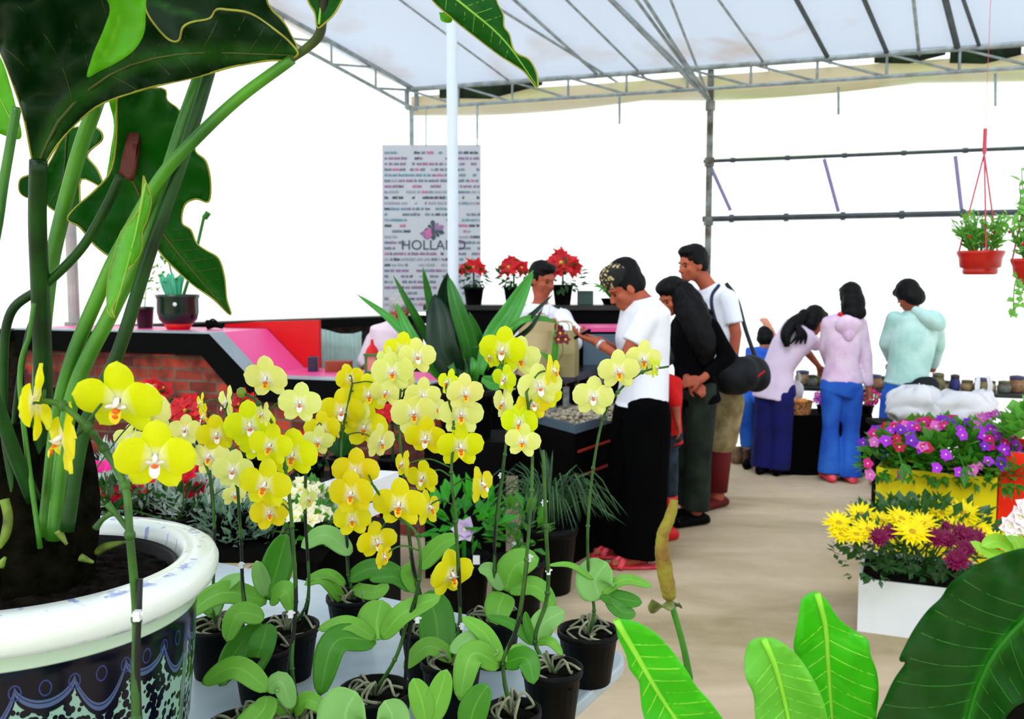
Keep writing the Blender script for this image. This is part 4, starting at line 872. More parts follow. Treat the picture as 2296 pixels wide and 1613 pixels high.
T_LF = leafmat("taro_leaf", (5, 42, 7), (34, 86, 20), (36, 130, 6), .16, .5, side=.0, spec=.14)
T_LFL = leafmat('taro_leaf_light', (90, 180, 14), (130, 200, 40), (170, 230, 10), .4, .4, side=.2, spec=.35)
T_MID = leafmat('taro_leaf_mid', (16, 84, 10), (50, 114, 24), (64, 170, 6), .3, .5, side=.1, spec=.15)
m_pet = M('taro_petiole', (74, 140, 28), .35, .35, 7, col2=(34, 92, 20), spec=.4); m_vein = M('leaf_vein', (120, 176, 60), .5, .1); m_dvein = M('dark_leaf_vein', (70, 84, 34), .5, .2)
m_edge = M('leaf_margin', (150, 150, 50), .5, .2)
def outline(name, pts, Y, mat, parent, mid=None, tilt=(0, 0), bulge=.03, wave=.008, thick=.0015, vein=None, vr=.0022, step=16, margin=False, sidev=0):
    """leaf blade from its silhouette, meshed and bent in depth around its midrib; mid = midrib path"""
    sm = [V((p.x, p.y)) for p in crom([V((x, y, 0)) for x, y in pts] + [V((pts[0][0], pts[0][1], 0))], 4)][:-1]
    mid2 = [V((p.x, p.y)) for p in crom([V((x, y, 0)) for x, y in (mid or [pts[0], pts[len(pts) // 2]])], 8)]
    xs = [p.x for p in sm]; ys = [p.y for p in sm]; W = max(max(xs) - min(xs), 1); cx, cy = sum(xs) / len(xs), sum(ys) / len(ys)
    inner = []
    def inside(x, y):
        c = False; n = len(sm); j = n - 1
        for i in range(n):
            if (sm[i].y > y) != (sm[j].y > y) and x < (sm[j].x - sm[i].x) * (y - sm[i].y) / (sm[j].y - sm[i].y) + sm[i].x: c = not c
            j = i
        return c
    y = min(ys) + step / 2
    while y < max(ys):
        x = min(xs) + step / 2
        while x < max(xs):
            if inside(x, y) and min((V((x, y)) - q).length for q in sm) > step * .45: inner.append(V((x + random.uniform(-2, 2), y + random.uniform(-2, 2))))
            x += step
        y += step
    n = len(sm); res = geometry.delaunay_2d_cdt(sm + inner, [(i, (i + 1) % n) for i in range(n)], [], 1, 1e-4)
    def mdist(x, y):
        q = V((x, y)); return min((q - a).length for a in mid2)
    S = 0; mb = MB(); mx = max(mdist(p.x, p.y) for p in sm) + 1
    def dep(x, y):
        d = mdist(x, y) / mx
        return Y + tilt[0] * (x - cx) / 1000 + tilt[1] * (y - cy) / 1000 - bulge * d * d + wave * noise.noise(V((x / 60, y / 60, Y * 7)))*(.4+d)
    for v in res[0]: 
        sd = mdist(v.x, v.y) / mx; k = min(range(len(mid2)), key=lambda i: (mid2[i] - V((v.x, v.y))).length) / len(mid2)
        mb.vert(at(v.x, v.y, dep(v.x, v.y)), (sd, k, 0))
    for f in res[2]: mb.face(*f)
    o = mb.build(name, mat, parent, smooth=True, solid=thick)
    if vein:
        mb = MB(); mm = resample(mid2 if len(mid2[0]) == 2 else mid2, 14); P_ = [at(p.x, p.y, dep(p.x, p.y) - thick) for p in mm]; mb.tube(P_, [vr * (1.1 - .8 * i / 13) for i in range(14)], 6)
        if sidev:
            for i in range(2, 13):
                for sgn in (-1, 1):
                    a = mm[i]; T = (mm[min(i + 1, 13)] - mm[i - 1]).normalized(); nrm = V((-T.y, T.x)) * sgn; L = 0; path = [a]
                    dirv = (nrm + T * .7).normalized()
                    while inside(*(a + dirv * (L + 14))) and L < 400: L += 14; path.append(a + dirv * L - T * (L * L / 900))
                    if len(path) > 2: mb.tube([at(q.x, q.y, dep(q.x, q.y) - thick * .35) for q in path if inside(q.x, q.y)] or P_[:2], vr * .22, 5)
        mb.build('midrib', vein, o, smooth=True)
    if margin:
        mb = MB(); P_ = [at(p.x, p.y, dep(p.x, p.y)) for p in sm]; mb.tube(P_ + P_[:1], thick * .9, 5); mb.build('margin', m_edge, o, smooth=True)
    return o
ta = thing('taro_plant', PC + V((0, 0, .41)), 'huge-leaved taro plant with thick green stalks rising from the porcelain pot', 'potted plant')
YT = 1.22
def stalk(pts, w, Y0=1.3, Y1=YT, mat=None):
    n = len(pts); mb = MB(); P_ = [at(x, y, Y0 + (Y1 - Y0) * i / (n - 1)) for i, (x, y) in enumerate(pts)]
    ws = w if isinstance(w, (list, tuple)) else [w * 1.15, w * .85]; r = [(ws[0] + (ws[1] - ws[0]) * i / (n - 1)) * Y0 / FPX / 2 for i in range(n)]
    mb.tube(P_, r, 10, sm=8); return mb.build('leaf_stalk', mat or m_pet, ta, smooth=True)
m_pet_dk = M('taro_petiole_dark', (22, 74, 12), .4, .4, 9, col2=(8, 36, 6), spec=.25)
stalk([(110, 1230), (98, 1050), (97, 850), (90, 650), (84, 500), (86, 362)], (44, 34), 1.32, 1.16, m_pet_dk)
stalk([(95, 1220), (88, 900), (108, 640), (140, 480), (178, 340), (218, 225)], (34, 32), 1.36, 1.3)
stalk([(60, 1230), (15, 1000), (8, 820), (25, 700), (100, 640), (180, 560), (235, 470), (270, 395)], (20, 20), 1.26, 1.2, m_pet_dk)
stalk([(100, 1200), (140, 880), (230, 640), (300, 500), (360, 400), (420, 330), (530, 225), (655, 132)], (34, 22), 1.25, 1.14)
stalk([(120, 1210), (160, 900), (250, 700), (318, 560), (372, 400), (410, 280), (450, 165)], (36, 30), 1.22, 1.22)
stalk([(150, 1190), (190, 960), (265, 790), (335, 570), (395, 400), (440, 260), (470, 160)], (32, 26), 1.2, 1.2, m_pet_dk)
stalk([(60, 1200), (-30, 760), (0, 470), (22, 330), (38, 240)], (24, 20), 1.3, 1.3)
stalk([(75, 1120), (30, 1010), (-10, 900), (-60, 800)], (34, 26), 1.22, 1.1, m_pet_dk)
stalk([(40, 1230), (30, 980), (60, 760), (95, 680)], (14, 12), 1.28, 1.28, m_pet_dk)
stalk([(90, 1230), (45, 870), (66, 750), (76, 680)], (12, 10), 1.2, 1.2)
mb = MB()                                                                     # trunk mass
for k in range(9):
    a = k * .7; mb.tube([PC + V((.02 + .03 * cos(a) , .03 * sin(a) - .01, .38)), PC + V((.03 + .045 * cos(a), .04 * sin(a), .52)), PC + V((.02 + .06 * cos(a), .05 * sin(a), .62 + .06 * random.random()))], [.05, .038, .012], 10, sm=4)
mb.build('trunk', M('dark_fibrous_trunk', (18, 17, 9), .95, .7, 40, col2=(4, 5, 2), bump=.8, spec=.03), ta, smooth=True)
m_rt = M('yellow_green_root', (120, 150, 50), .5, .5, 30, col2=(60, 70, 30))
for i, pts in enumerate((((10, 1120), (18, 1160), (12, 1200), (0, 1230)), ((40, 1200), (38, 1240)), ((125, 1160), (150, 1190), (180, 1225), (192, 1245)), ((130, 1190), (150, 1222)), ((0, 1310), (20, 1280), (45, 1270), (75, 1268)), ((215, 1240), (240, 1225), (285, 1215)), ((0, 1270), (12, 1250)), ((180, 1250), (210, 1262)))):
    mb = MB(); Pp = [at(x, y, 1.2 + .06 * (i % 3)) for x, y in pts]; mb.tube(Pp, [.006] * (len(Pp) - 1) + [.002], 7, sm=5); mb.build('root', m_rt, ta, smooth=True)
# blades
outline('leaf_blade', [(-60, -60), (330, -60), (328, -20), (326, 20), (350, 60), (380, 90), (402, 90), (410, 62), (430, 50), (470, 42), (485, 22), (510, 22), (560, 30), (610, 62), (650, 95), (668, 122), (640, 134), (600, 136), (520, 150), (450, 170), (330, 198), (230, 232), (180, 268), (140, 310), (112, 350), (96, 376), (76, 372), (55, 270), (30, 190), (0, 115), (-60, -10)], 1.15, T_LF, ta,
        [(86, 370), (140, 260), (260, 160), (420, 120), (660, 124)], (-.05, .3), .1, .05, .0015, m_dvein, .002, 17, True, 1)
outline('leaf_blade', [(200, -60), (345, -60), (328, -30), (326, 30), (322, 75), (300, 112), (262, 140), (222, 160), (195, 172), (210, 120), (235, 60), (245, 10)], 1.04, T_LFL, ta, [(215, 160), (250, 90), (300, -50)], (.1, .2), .05, .01, .001, None)  # light through the big leaf's fold, built as a separate pale blade
outline('leaf_blade', [(300, -70), (640, -70), (600, -10), (608, 20), (628, 40), (648, 70), (668, 124), (600, 118), (500, 112), (420, 120), (350, 90), (315, 40)], 1.26, T_LF, ta, [(640, 110), (500, 60), (330, 0)], (0, 0), .06, .02, .0015, None, margin=True)
outline('leaf_blade', [(262, 205), (362, 198), (374, 225), (402, 248), (432, 295), (438, 340), (462, 362), (472, 408), (468, 452), (440, 446), (414, 460), (408, 500), (428, 516), (440, 545), (462, 562), (490, 580), (503, 620), (508, 670), (517, 706), (480, 672), (430, 636), (370, 580), (330, 530), (300, 548), (258, 577), (215, 552), (180, 510), (152, 492), (170, 465), (215, 425), (250, 380), (262, 300)], 1.34, T_MID, ta,
        [(286, 385), (330, 470), (400, 570), (512, 700)], (.1, .1), .07, .03, .0015, m_dvein, .0022, 15, True, 1)
outline('leaf_blade', [(268, 390), (300, 250), (318, 240), (300, 395)], 1.31, M('red_brown_rib', (90, 30, 20), .5, .3), ta, None, bulge=.01, wave=0, thick=.006)
outline('leaf_blade', [(150, 290), (200, 282), (226, 295), (228, 315), (205, 335), (196, 352), (218, 380), (229, 418), (182, 402), (178, 470), (150, 482), (118, 470), (92, 448), (60, 442), (44, 428), (46, 402), (70, 392), (98, 385), (130, 330)], 1.42, T_MID, ta, [(150, 300), (140, 400), (110, 460)], (0, 0), .05, .02, .0015, m_dvein, .0016, 14, True)
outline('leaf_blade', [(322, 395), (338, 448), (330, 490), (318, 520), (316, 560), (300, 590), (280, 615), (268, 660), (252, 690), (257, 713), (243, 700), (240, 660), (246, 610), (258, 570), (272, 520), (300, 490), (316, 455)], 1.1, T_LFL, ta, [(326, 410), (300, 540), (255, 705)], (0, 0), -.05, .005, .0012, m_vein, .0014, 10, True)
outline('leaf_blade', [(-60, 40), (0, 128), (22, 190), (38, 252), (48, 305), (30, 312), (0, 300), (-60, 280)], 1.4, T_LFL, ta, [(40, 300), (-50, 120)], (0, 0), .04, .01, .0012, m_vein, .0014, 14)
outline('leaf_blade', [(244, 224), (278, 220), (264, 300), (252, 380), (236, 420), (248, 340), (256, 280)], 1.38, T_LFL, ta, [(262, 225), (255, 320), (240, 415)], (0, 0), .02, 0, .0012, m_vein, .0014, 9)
outline('leaf_blade', [(-60, 180), (-20, 220), (10, 280), (-60, 300)], 1.45, T_MID, ta, None, (0, 0), .02, .0, .0012)
stalk([(650, 134), (690, 106), (716, 78), (722, 40), (728, -30)], (18, 24), 1.14, 1.12, M('dark_twig', (30, 26, 12), .6, .5, 20, col2=(60, 80, 24)))
outline('leaf_blade', [(680, -50), (790, -50), (772, -10), (750, 30), (728, 52), (712, 62), (706, 30), (690, 0)], 1.12, T_MID, ta, [(715, 55), (720, 10), (730, -45)], (0, 0), .03, .01, .0012, m_vein, .0016, 11, True)
outline('leaf_blade', [(940, -60), (1100, -60), (1112, 0), (1128, 34), (1130, 60), (1142, 78), (1150, 108), (1162, 122), (1180, 130), (1192, 142), (1204, 168), (1205, 198), (1190, 180), (1172, 158), (1120, 124), (1070, 86), (1020, 46), (970, 0)], 1.1, T_MID, ta, [(960, -50), (1050, 20), (1130, 90), (1202, 190)], (0, 0), -.04, .02, .0012, m_vein, .0016, 12, True, 1)
outline('leaf_blade', [(985, 28), (1010, 30), (1012, 50), (990, 46)], 1.12, T_LFL, ta, None, bulge=.005, step=8)
stalk([(728, -30), (800, -120), (900, -110), (960, -50)], (14, 12), 1.12, 1.1)

# ------------------------------------------------------------------ foreground plants at right
A_LF = leafmat('anthurium_leaf', (70, 200, 20), (140, 228, 70), (130, 245, 20), .38, .4, side=.15)
A_LFP = leafmat('anthurium_leaf_pale', (120, 208, 70), (170, 232, 110), (160, 240, 70), .38, .42, side=.15)
A_LFD = leafmat('anthurium_leaf_dark', (4, 76, 4), (30, 128, 14), (14, 130, 2), .25, .45, side=.1, spec=.18)
m_aw = M('pale_midrib', (140, 214, 60), .45, .1); m_awd = M('green_midrib', (30, 112, 14), .5, .2)
cr = V((.42, 1.0, .5)); an = thing('anthurium', (.42, 1.0, 0), 'bright green paddle-leaved plant in the right foreground with a tall yellow flower spike', 'potted plant')
pot(an, (.42, 1.0, 0), .17, .34, M('grey_stone_pot', (120, 118, 112), .7), name='pot')
mb = MB(); mb.tube([(.42, 1.0, .28), (.42, 1.0, .42), (.42, 1.0, .52)], [.06, .05, .03], 12, sm=4); mb.build('crown', m_bush, an, smooth=True)
def bigleaf(par, pts, Y, mat, mid, crown, **k):
    o = outline('leaf', pts, Y, mat, par, mid, vein=k.pop('vn', m_aw), vr=.0034, margin=False, thick=.0012, sidev=1, **k)
    e = at(mid[-1][0], mid[-1][1], Y); mb = MB(); mb.tube([e, e.lerp(crown, .5) + V((0, .02, -.05)), crown], [.005, .007, .009], 8, sm=6); mb.build('leaf_stalk', m_pet, par, smooth=True); return o
bigleaf(an, [(1378, 1388), (1420, 1394), (1465, 1418), (1502, 1455), (1532, 1495), (1562, 1542), (1596, 1580), (1640, 1650), (1660, 1740), (1560, 1740), (1480, 1680), (1445, 1610), (1436, 1562), (1432, 1530), (1412, 1502), (1404, 1470), (1386, 1430)], .9, A_LF, [(1382, 1392), (1425, 1465), (1480, 1560), (1540, 1650), (1590, 1735)], cr, tilt=(0, .2), bulge=.035, wave=.012)
bigleaf(an, [(1700, 1430), (1735, 1432), (1775, 1458), (1802, 1490), (1832, 1542), (1852, 1600), (1866, 1700), (1840, 1780), (1740, 1780), (1705, 1680), (1695, 1620), (1690, 1560), (1673, 1520), (1670, 1475), (1680, 1442)], .96, A_LFP, [(1712, 1434), (1738, 1495), (1765, 1600), (1780, 1700), (1790, 1775)], cr, tilt=(0, .2), bulge=.03, wave=.012)
bigleaf(an, [(1828, 1325), (1852, 1345), (1882, 1390), (1920, 1418), (1946, 1436), (1952, 1470), (1966, 1510), (1970, 1560), (1964, 1613), (1955, 1720), (1900, 1780), (1870, 1780), (1845, 1680), (1838, 1590), (1825, 1535), (1798, 1490), (1780, 1455), (1788, 1400), (1793, 1370), (1800, 1342)], 1.02, A_LF, [(1832, 1332), (1850, 1400), (1856, 1480), (1866, 1613), (1885, 1775)], cr, tilt=(0, .15), bulge=.03, wave=.012)
mb = MB(); Ys = 1.0; mb.tube([at(x, y, Ys) for x, y in ((1511, 1122), (1503, 1160), (1486, 1200), (1487, 1260), (1500, 1330), (1503, 1345))], [.0042, .006, .0068, .0085, .0078, .005], 14, sm=8)
o = mb.build('flower_spike', M('yellow_brown_spadix', (140, 136, 40), .75, .3, 40, col2=(116, 84, 34), bump=.8), an, smooth=True); jit(o, .0012, 180)
mb = MB(); mb.leaf([at(1502, 1345, Ys), at(1480, 1362, Ys - .02), at(1462, 1345, Ys - .03)], .022, (0, -.5, -.8), .3, 8, 4); mb.leaf([at(1505, 1348, Ys), at(1515, 1360, Ys + .015), at(1522, 1352, Ys + .02)], .016, (0, -.5, -.8), .3, 8, 4)
mb.build('spathe', M('dark_spathe', (22, 26, 12), .5, .5, 30, col2=(120, 130, 60)), an, smooth=True, solid=.001)
mb = MB(); mb.tube([at(1505, 1352, Ys), at(1530, 1440, Ys), at(1546, 1520, Ys), at(1575, 1680, Ys), V((.42, 1.0, .5))], [.0035, .0035, .004, .0045, .006], 8, sm=6); mb.build('flower_stalk', m_pet, an, smooth=True)
fd = thing('broad_leaf_plant', (.78, 1.05, 0), 'plant with one enormous dark glossy green leaf filling the bottom right corner', 'potted plant')
pot(fd, (.78, 1.05, 0), .15, .32, M('grey_stone_pot', (120, 118, 112)), name='pot')
bigleaf(fd, [(2350, 1225), (2300, 1230), (2250, 1242), (2190, 1268), (2135, 1305), (2110, 1342), (2080, 1370), (2050, 1412), (2027, 1455), (2017, 1482), (2030, 1488), (2005, 1525), (1982, 1575), (1966, 1613), (1950, 1700), (2000, 1780), (2150, 1780), (2240, 1640), (2262, 1600), (2296, 1575), (2400, 1540), (2440, 1380)], 1.0, A_LFD, [(2380, 1310), (2296, 1390), (2240, 1450), (2200, 1520), (2170, 1613), (2150, 1770)], V((.78, 1.05, .34)), vn=m_awd, tilt=(.1, .2), bulge=.05, wave=.02)
mb = MB(); mb.tube([(.78, 1.05, .26), (.78, 1.05, .36)], [.04, .02], 10); mb.build('crown', m_bush, fd, smooth=True)
#MARK_P3_END

# ------------------------------------------------------------------ planters at right
def solid_box(name, corners_px, Y0, Y1, ztop, m_, label, depth=.5, cat='planter box'):
    """front face from (px0,py0)-(px1,py1) along the top edge, standing on the floor"""
    (x0, y0), (x1, y1) = corners_px; a = at(x0, y0, Y0); b = at(x1, y1, Y1); a.z = b.z = 0
    d = (b - a).normalized(); nb = V((-d.y, d.x, 0)); nb = nb if nb.y > 0 else -nb
    t = thing(name, (a + b) / 2 + nb * depth / 2, label, cat)
    P_ = [a, b, b + nb * depth, a + nb * depth]; c = sum(P_, V()) / 4
    mb = MB()
    for i in range(4):
        p, q = P_[i], P_[(i + 1) % 4]; pi_, qi = p.lerp(c, .045), q.lerp(c, .045); mb.prism([p, q, qi, pi_], (0, 0, ztop))
    mb.build('box', m_, t)
    mb = MB(); mb.prism([p.lerp(c, .05) + V((0, 0, ztop * .4)) for p in P_], (0, 0, ztop * .52)); mb.build('soil', m_soil, t)
    return t, a, b, nb
t, a_, b_, n_ = solid_box('planter_box', ((1965, 1052), (2236, 1080)), 4.9, 4.62, .57, M('yellow_gloss_box', (224, 206, 8), .35, .04), 'tall yellow square planter overflowing with purple and pink flowers')
m_imp = [M('impatiens_violet', (190, 50, 226), .5, .1, transl=.3), M('impatiens_magenta', (214, 20, 130), .5, .1, transl=.3), M('impatiens_pink', (226, 110, 200), .5, .1, transl=.3), M('impatiens_purple', (130, 30, 200), .5, .1, transl=.3), M('impatiens_red', (200, 16, 60), .5, .1, transl=.3)]
imp = [head_mesh('impatiens_head', star(5, .026, .03, cup=.12, seed=30 + i), [m, m_cream], (.004, .003)) for i, m in enumerate(m_imp)]
cen = (a_ + b_) / 2 + n_ * .25; dd = (b_ - a_).normalized()
ip = thing('impatiens', cen + V((0, 0, .5)), 'mound of purple, magenta and pink flowers growing in the yellow box', 'flowering plant')
mb = MB(); rnd = random.Random(8)
cloud(mb, cen + V((0, 0, .61)), (.38, .34, .17), 900, .075, up=.1, seed=8, flat=1, wr=.7)
for k in range(5): cloud(mb, a_ + dd * (.02 + .15 * k) + V((0, .0, .585)), (.1, .07, .06), 70, .06, up=-.2, seed=40 + k)
mb.tube([cen + V((0, 0, .5)), cen + V((0, 0, .66))], .02, 6); mb.build('foliage', m_lf_mid, ip)
for k in range(98):
    a = rnd.uniform(0, 6.28); r_ = sqrt(rnd.random()); x = .42 * r_ * cos(a); y = .34 * r_ * sin(a); z = .17 * sqrt(max(0, 1 - r_ * r_)) + .61
    p = cen + V((x, y, z)) + V((rnd.uniform(-.02, .02), -.02, rnd.uniform(.0, .03)))
    kd = rnd.choice([0, 0, 0, 2, 3, 1] if x > 0 else [1, 1, 4, 0, 2, 3]); inst('flower', imp[kd], ip, p, lookR((x * .8, -.9 + y, .7), rnd.random() * 3), rnd.uniform(.95, 1.55))
for (x, y, kd) in ((1945, 1040, 1), (1950, 1065, 2), (2020, 1065, 1), (2100, 1050, 0), (2120, 1020, 0), (2150, 1060, 0), (2180, 1055, 2)):
    inst('flower', imp[kd], ip, at(x, y, 4.6), lookR((0, -1, .4)), 1.2)
for (x, y) in ((2022, 1078), (2160, 1085)):
    mb = MB(); p = at(x, y - 40, 4.6); mb.bit(p, V((0, -.02, -.11)), .05, (0, -1, 0)); mb.bit(p, V((.05, -.02, -.06)), .04, (0, -1, 0)); mb.tube([p + V((0, .05, .05)), p], .004, 5); mb.build('trailing_leaf', m_lf_mid, ip)
t, a_, b_, n_ = solid_box('planter_box', ((2243, 1008), (2440, 1022)), 4.7, 4.5, .69, M('orange_red_gloss_box', (240, 40, 8), .35, .04), 'tall orange-red square planter at the right edge')
cen = (a_ + b_) / 2 + n_ * .2; gp = thing('leafy_plant', cen + V((0, 0, .63)), 'green leafy plant with pink blooms in the orange-red box', 'flowering plant')
mb = MB(); cloud(mb, cen + V((-.02, -.05, .76)), (.24, .2, .14), 220, .09, up=.3, seed=9, flat=1, wr=.8); mb.tube([cen + V((0, 0, .62)), cen + V((0, 0, .8))], .012, 6); mb.build('foliage', leafmat('leaf_fresh', (110, 190, 80), (130, 200, 90), (140, 210, 60), .3), gp)
pk = thing('impatiens', at(2215, 960, 5.2) * V((1, 1, 0)) if False else V((at(2215, 960, 5.25).x, 5.25, .0)), 'pink-flowered potted plant standing behind the yellow box beside the orange-red box', 'flowering plant')
c = at(2215, 980, 5.25); pot(pk, (c.x, c.y, 0), .13, c.z - .1, m_black_pot, taper=.9)
mb = MB(); cloud(mb, c, (.14, .1, .12), 120, .05, up=.3, seed=12); mb.build('foliage', m_lf_mid, pk)
for k in range(22): a = rnd.uniform(0, 6.28); p = c + V((.13 * cos(a), -.08, .1 * sin(a) + .04)); inst('flower', imp[rnd.choice([2, 0, 2, 1])], pk, p, lookR((cos(a) * .5, -1, .5)), rnd.uniform(.8, 1.2))
# white box with chrysanthemums
t, a_, b_, n_ = solid_box('planter_box', ((1925, 1312), (2200, 1334)), 4.05, 3.86, .24, MATS['white_gloss_box'] if 'white_gloss_box' in MATS else m_clip, 'low white square planter full of yellow and maroon chrysanthemums', .48)
cen = (a_ + b_) / 2 + n_ * .24; dd = (b_ - a_).normalized()
cm = thing('chrysanthemum', cen + V((0, 0, .2)), 'bushy chrysanthemum with large yellow and maroon flower heads in the low white box', 'flowering plant')
mb = MB()
cloud(mb, cen + V((0, -.02, .4)), (.36, .3, .17), 620, .055, up=.1, seed=14, wr=.7); cloud(mb, at(1950, 1240, 3.95), (.16, .1, .12), 90, .045, seed=15); cloud(mb, at(1930, 1200, 3.95), (.12, .1, .08), 60, .045, seed=16)
for k in range(24): q = cen + V((rnd.uniform(-.3, .3), rnd.uniform(-.2, .1), .52)); mb.tube([cen + V((rnd.uniform(-.15, .15), 0, .2)), q], .004, 5)
mb.build('foliage', leafmat('leaf_mum', (44, 92, 40), (70, 120, 60), (70, 140, 30), .2), cm)
m_my = M('chrysanthemum_yellow', (252, 232, 0), .5, .08, transl=.25); m_mm = M('chrysanthemum_maroon', (130, 10, 70), .5, .3, 40, transl=.2); m_brn = M('chrysanthemum_centre', (190, 150, 10), .8)
mumy = head_mesh('mum_yellow', star(17, .085, .024, rings=2, cup=.12, seed=50), [m_my, m_brn], (.018, .008)); mumm = head_mesh('mum_maroon', star(15, .055, .022, rings=3, cup=.25, seed=51), [m_mm, m_mm], (.012, .01))
for (x, y, k, s, dy) in ((1880, 1170, 0, 1.0, -.05), (1930, 1150, 0, 1, .1), (1885, 1195, 0, .8, -.1), (1945, 1185, 0, 1.0, -.1), (1975, 1165, 0, .9, .05), (2005, 1165, 0, .8, .1), (1920, 1195, 0, .8, -.12), (2045, 1190, 0, 1.1, -.15), (2020, 1160, 0, 1, 0), (2070, 1170, 0, .9, -.05), (2110, 1148, 0, 1, .15), (2160, 1148, 0, 1.1, .12), (2140, 1178, 0, .9, 0), (2190, 1182, 0, .9, .05), (2230, 1205, 0, .8, -.05), (2250, 1200, 0, .7, .1),
                         (1970, 1200, 1, 1, -.15), (1995, 1190, 1, .8, -.1), (2095, 1200, 1, 1.1, -.15), (2125, 1205, 1, 1, -.12), (2160, 1195, 1, 1.2, -.1), (2190, 1205, 1, 1.1, -.08), (2145, 1250, 1, 1.2, -.2), (2165, 1225, 1, .9, -.16), (2120, 1175, 1, .6, -.05), (2210, 1225, 1, .8, -.1)):
    inst('flower_head', mumm if k else mumy, cm, at(x, y + 6, 3.95 + dy), lookR((rnd.uniform(-.3, .3), -.55 if not k else -.8, .9 if not k else .6), rnd.random() * 3), s * .86)
# white flower and pale leaves near the right edge, in front of the chrysanthemums
c = at(2285, 1230, 3.2); wf = thing('white_flower_plant', (c.x, c.y, 0), 'white-flowered plant cut by the right edge above the enormous dark leaf', 'flowering plant')
pot(wf, (c.x, c.y, 0), .16, .35)
mb = MB(); mb.tube([(c.x, c.y, .3), c], .012, 6)
for pts, wd in ((((2290, 1260), (2225, 1245), (2175, 1215)), 34), (((2290, 1250), (2240, 1215), (2200, 1225)), 40), (((2290, 1250), (2280, 1215), (2250, 1190)), 40), (((2290, 1260), (2330, 1220), (2360, 1200)), 50)): mb.leaf([at(x, y, 3.2) for x, y in pts], wd * 3.2 / FPX)
mb.build('foliage', leafmat('leaf_fresh2', (150, 214, 60), (170, 220, 90), (170, 230, 60), .3), wf, smooth=True)
whf = head_mesh('white_head', star(6, .05, .05, rings=2, cup=.2, seed=60), [M('white_petals', (250, 240, 240), .5, .03, transl=.2), m_cream], (.01, .008))
for (x, y, s) in ((2285, 1160, 1), (2262, 1182, .8), (2300, 1140, .9), (2296, 1178, 1)): inst('flower', whf, wf, at(x, y, 3.15), lookR((0, -1, .3), x), s)

# hanging baskets
m_terra = M('red_plastic_basket', (190, 30, 20), .35, .15, 5, spec=.4)
def basket(px, py0, py1, wpx, Y, label, hook, fol, seed, trail=None, top=None):
    a = at(px, py1, Y); h = at(px, py0, Y).z - a.z; r = wpx * Y / FPX / 2
    t = thing('hanging_basket', a, label, 'hanging basket', 'red hanging baskets')
    mb = MB(); mb.lathe([(r * .62, 0), (r * .72, h * .04), (r * .74, h * .2), (r * .7, h * .24), (r * .86, h * .32), (r * .9, h * .7), (r * .98, h * .86), (r, h * .9), (r, h), (r * .93, h), (r * .88, h * .8)], a, 32); mb.build('pot', m_terra, t, smooth=True)
    mb = MB(); mb.lathe([(r * .86, h * .75), (r * .5, h * .88), (.003, h * .9)], a, 20); mb.build('soil', m_soil, t)
    hk = at(hook[0], hook[1], Y)
    for k in range(3):
        an_ = k * 2.09 + .3; e = a + V((r * .95 * cos(an_), r * .95 * sin(an_), h * .95)); mb = MB(); mb.tube([e, e.lerp(hk, .5), hk], .004, 6); mb.build('hanger_strap', M('pinkish_red_strap', (200, 70, 90), .5), t)
    rf = roofz((hk - C0).dot(NW)); mb = MB(); mb.tube([hk, hk + V((0, 0, .12))], .009, 6); mb.tube([hk + V((0, 0, .1)), V((hk.x, hk.y, rf - .03))], .0012, 4); mb.build('hook', M('pinkish_red_strap', (200, 70, 90)), t)
    rnd = random.Random(seed); mb = MB(); base = a + V((0, 0, h))
    for k in range(fol):
        an_ = rnd.uniform(0, 6.28); q = rnd.uniform(.2, 1.15); L = rnd.uniform(.06, .2) if top is None else rnd.uniform(.1, top); e = base + V((r * q * cos(an_) * 1.15, r * q * sin(an_), L)); b0 = base + V((r * .4 * cos(an_), r * .4 * sin(an_), -.02))
        mb.tube([b0, b0.lerp(e, .5) + V((0, 0, .01)), e], .0025, 4)
        for j in range(7):
            p = b0.lerp(e, .25 + .12 * j); mb.bit(p, V((rnd.uniform(-.05, .05), rnd.uniform(-.05, .05), rnd.uniform(0, .04))), .026, (0, -.6, 1))
    if trail:
        for pts in trail:
            P_ = [at(x, y, Y - .02 * (i % 2)) for i, (x, y) in enumerate(pts)]; mb.tube(P_, .003, 5, sm=4)
            for p in crom(P_, 6): mb.bit(p, V((rnd.uniform(-.05, .05), rnd.uniform(-.03, .0), rnd.uniform(-.05, .02))), .03, (0, -1, .4))
    mb.build('foliage', leafmat('leaf_basket', (110, 180, 70), (140, 200, 100), (150, 220, 70), .35), t)
    mb = MB()
    for k in range(5): p = base + V((rnd.uniform(-r, r), -r * .6, rnd.uniform(.02, .12))); mb.ell(p, .009, None, 6, 4)
    mb.build('red_blossom', m_petred, t)
    return t
basket(2197, 563, 616, 98, 4.6, 'red hanging basket of short upright greenery, the one wholly in view at right', (2207, 345), 46, 3)
basket(2318, 580, 640, 98, 4.3, 'red hanging basket cut by the right edge, with a long trailing vine', (2330, 300), 50, 4, [[(2290, 600), (2275, 640), (2272, 700)], [(2300, 560), (2282, 500), (2288, 440)], [(2300, 620), (2284, 680), (2262, 705)]], top=.42)

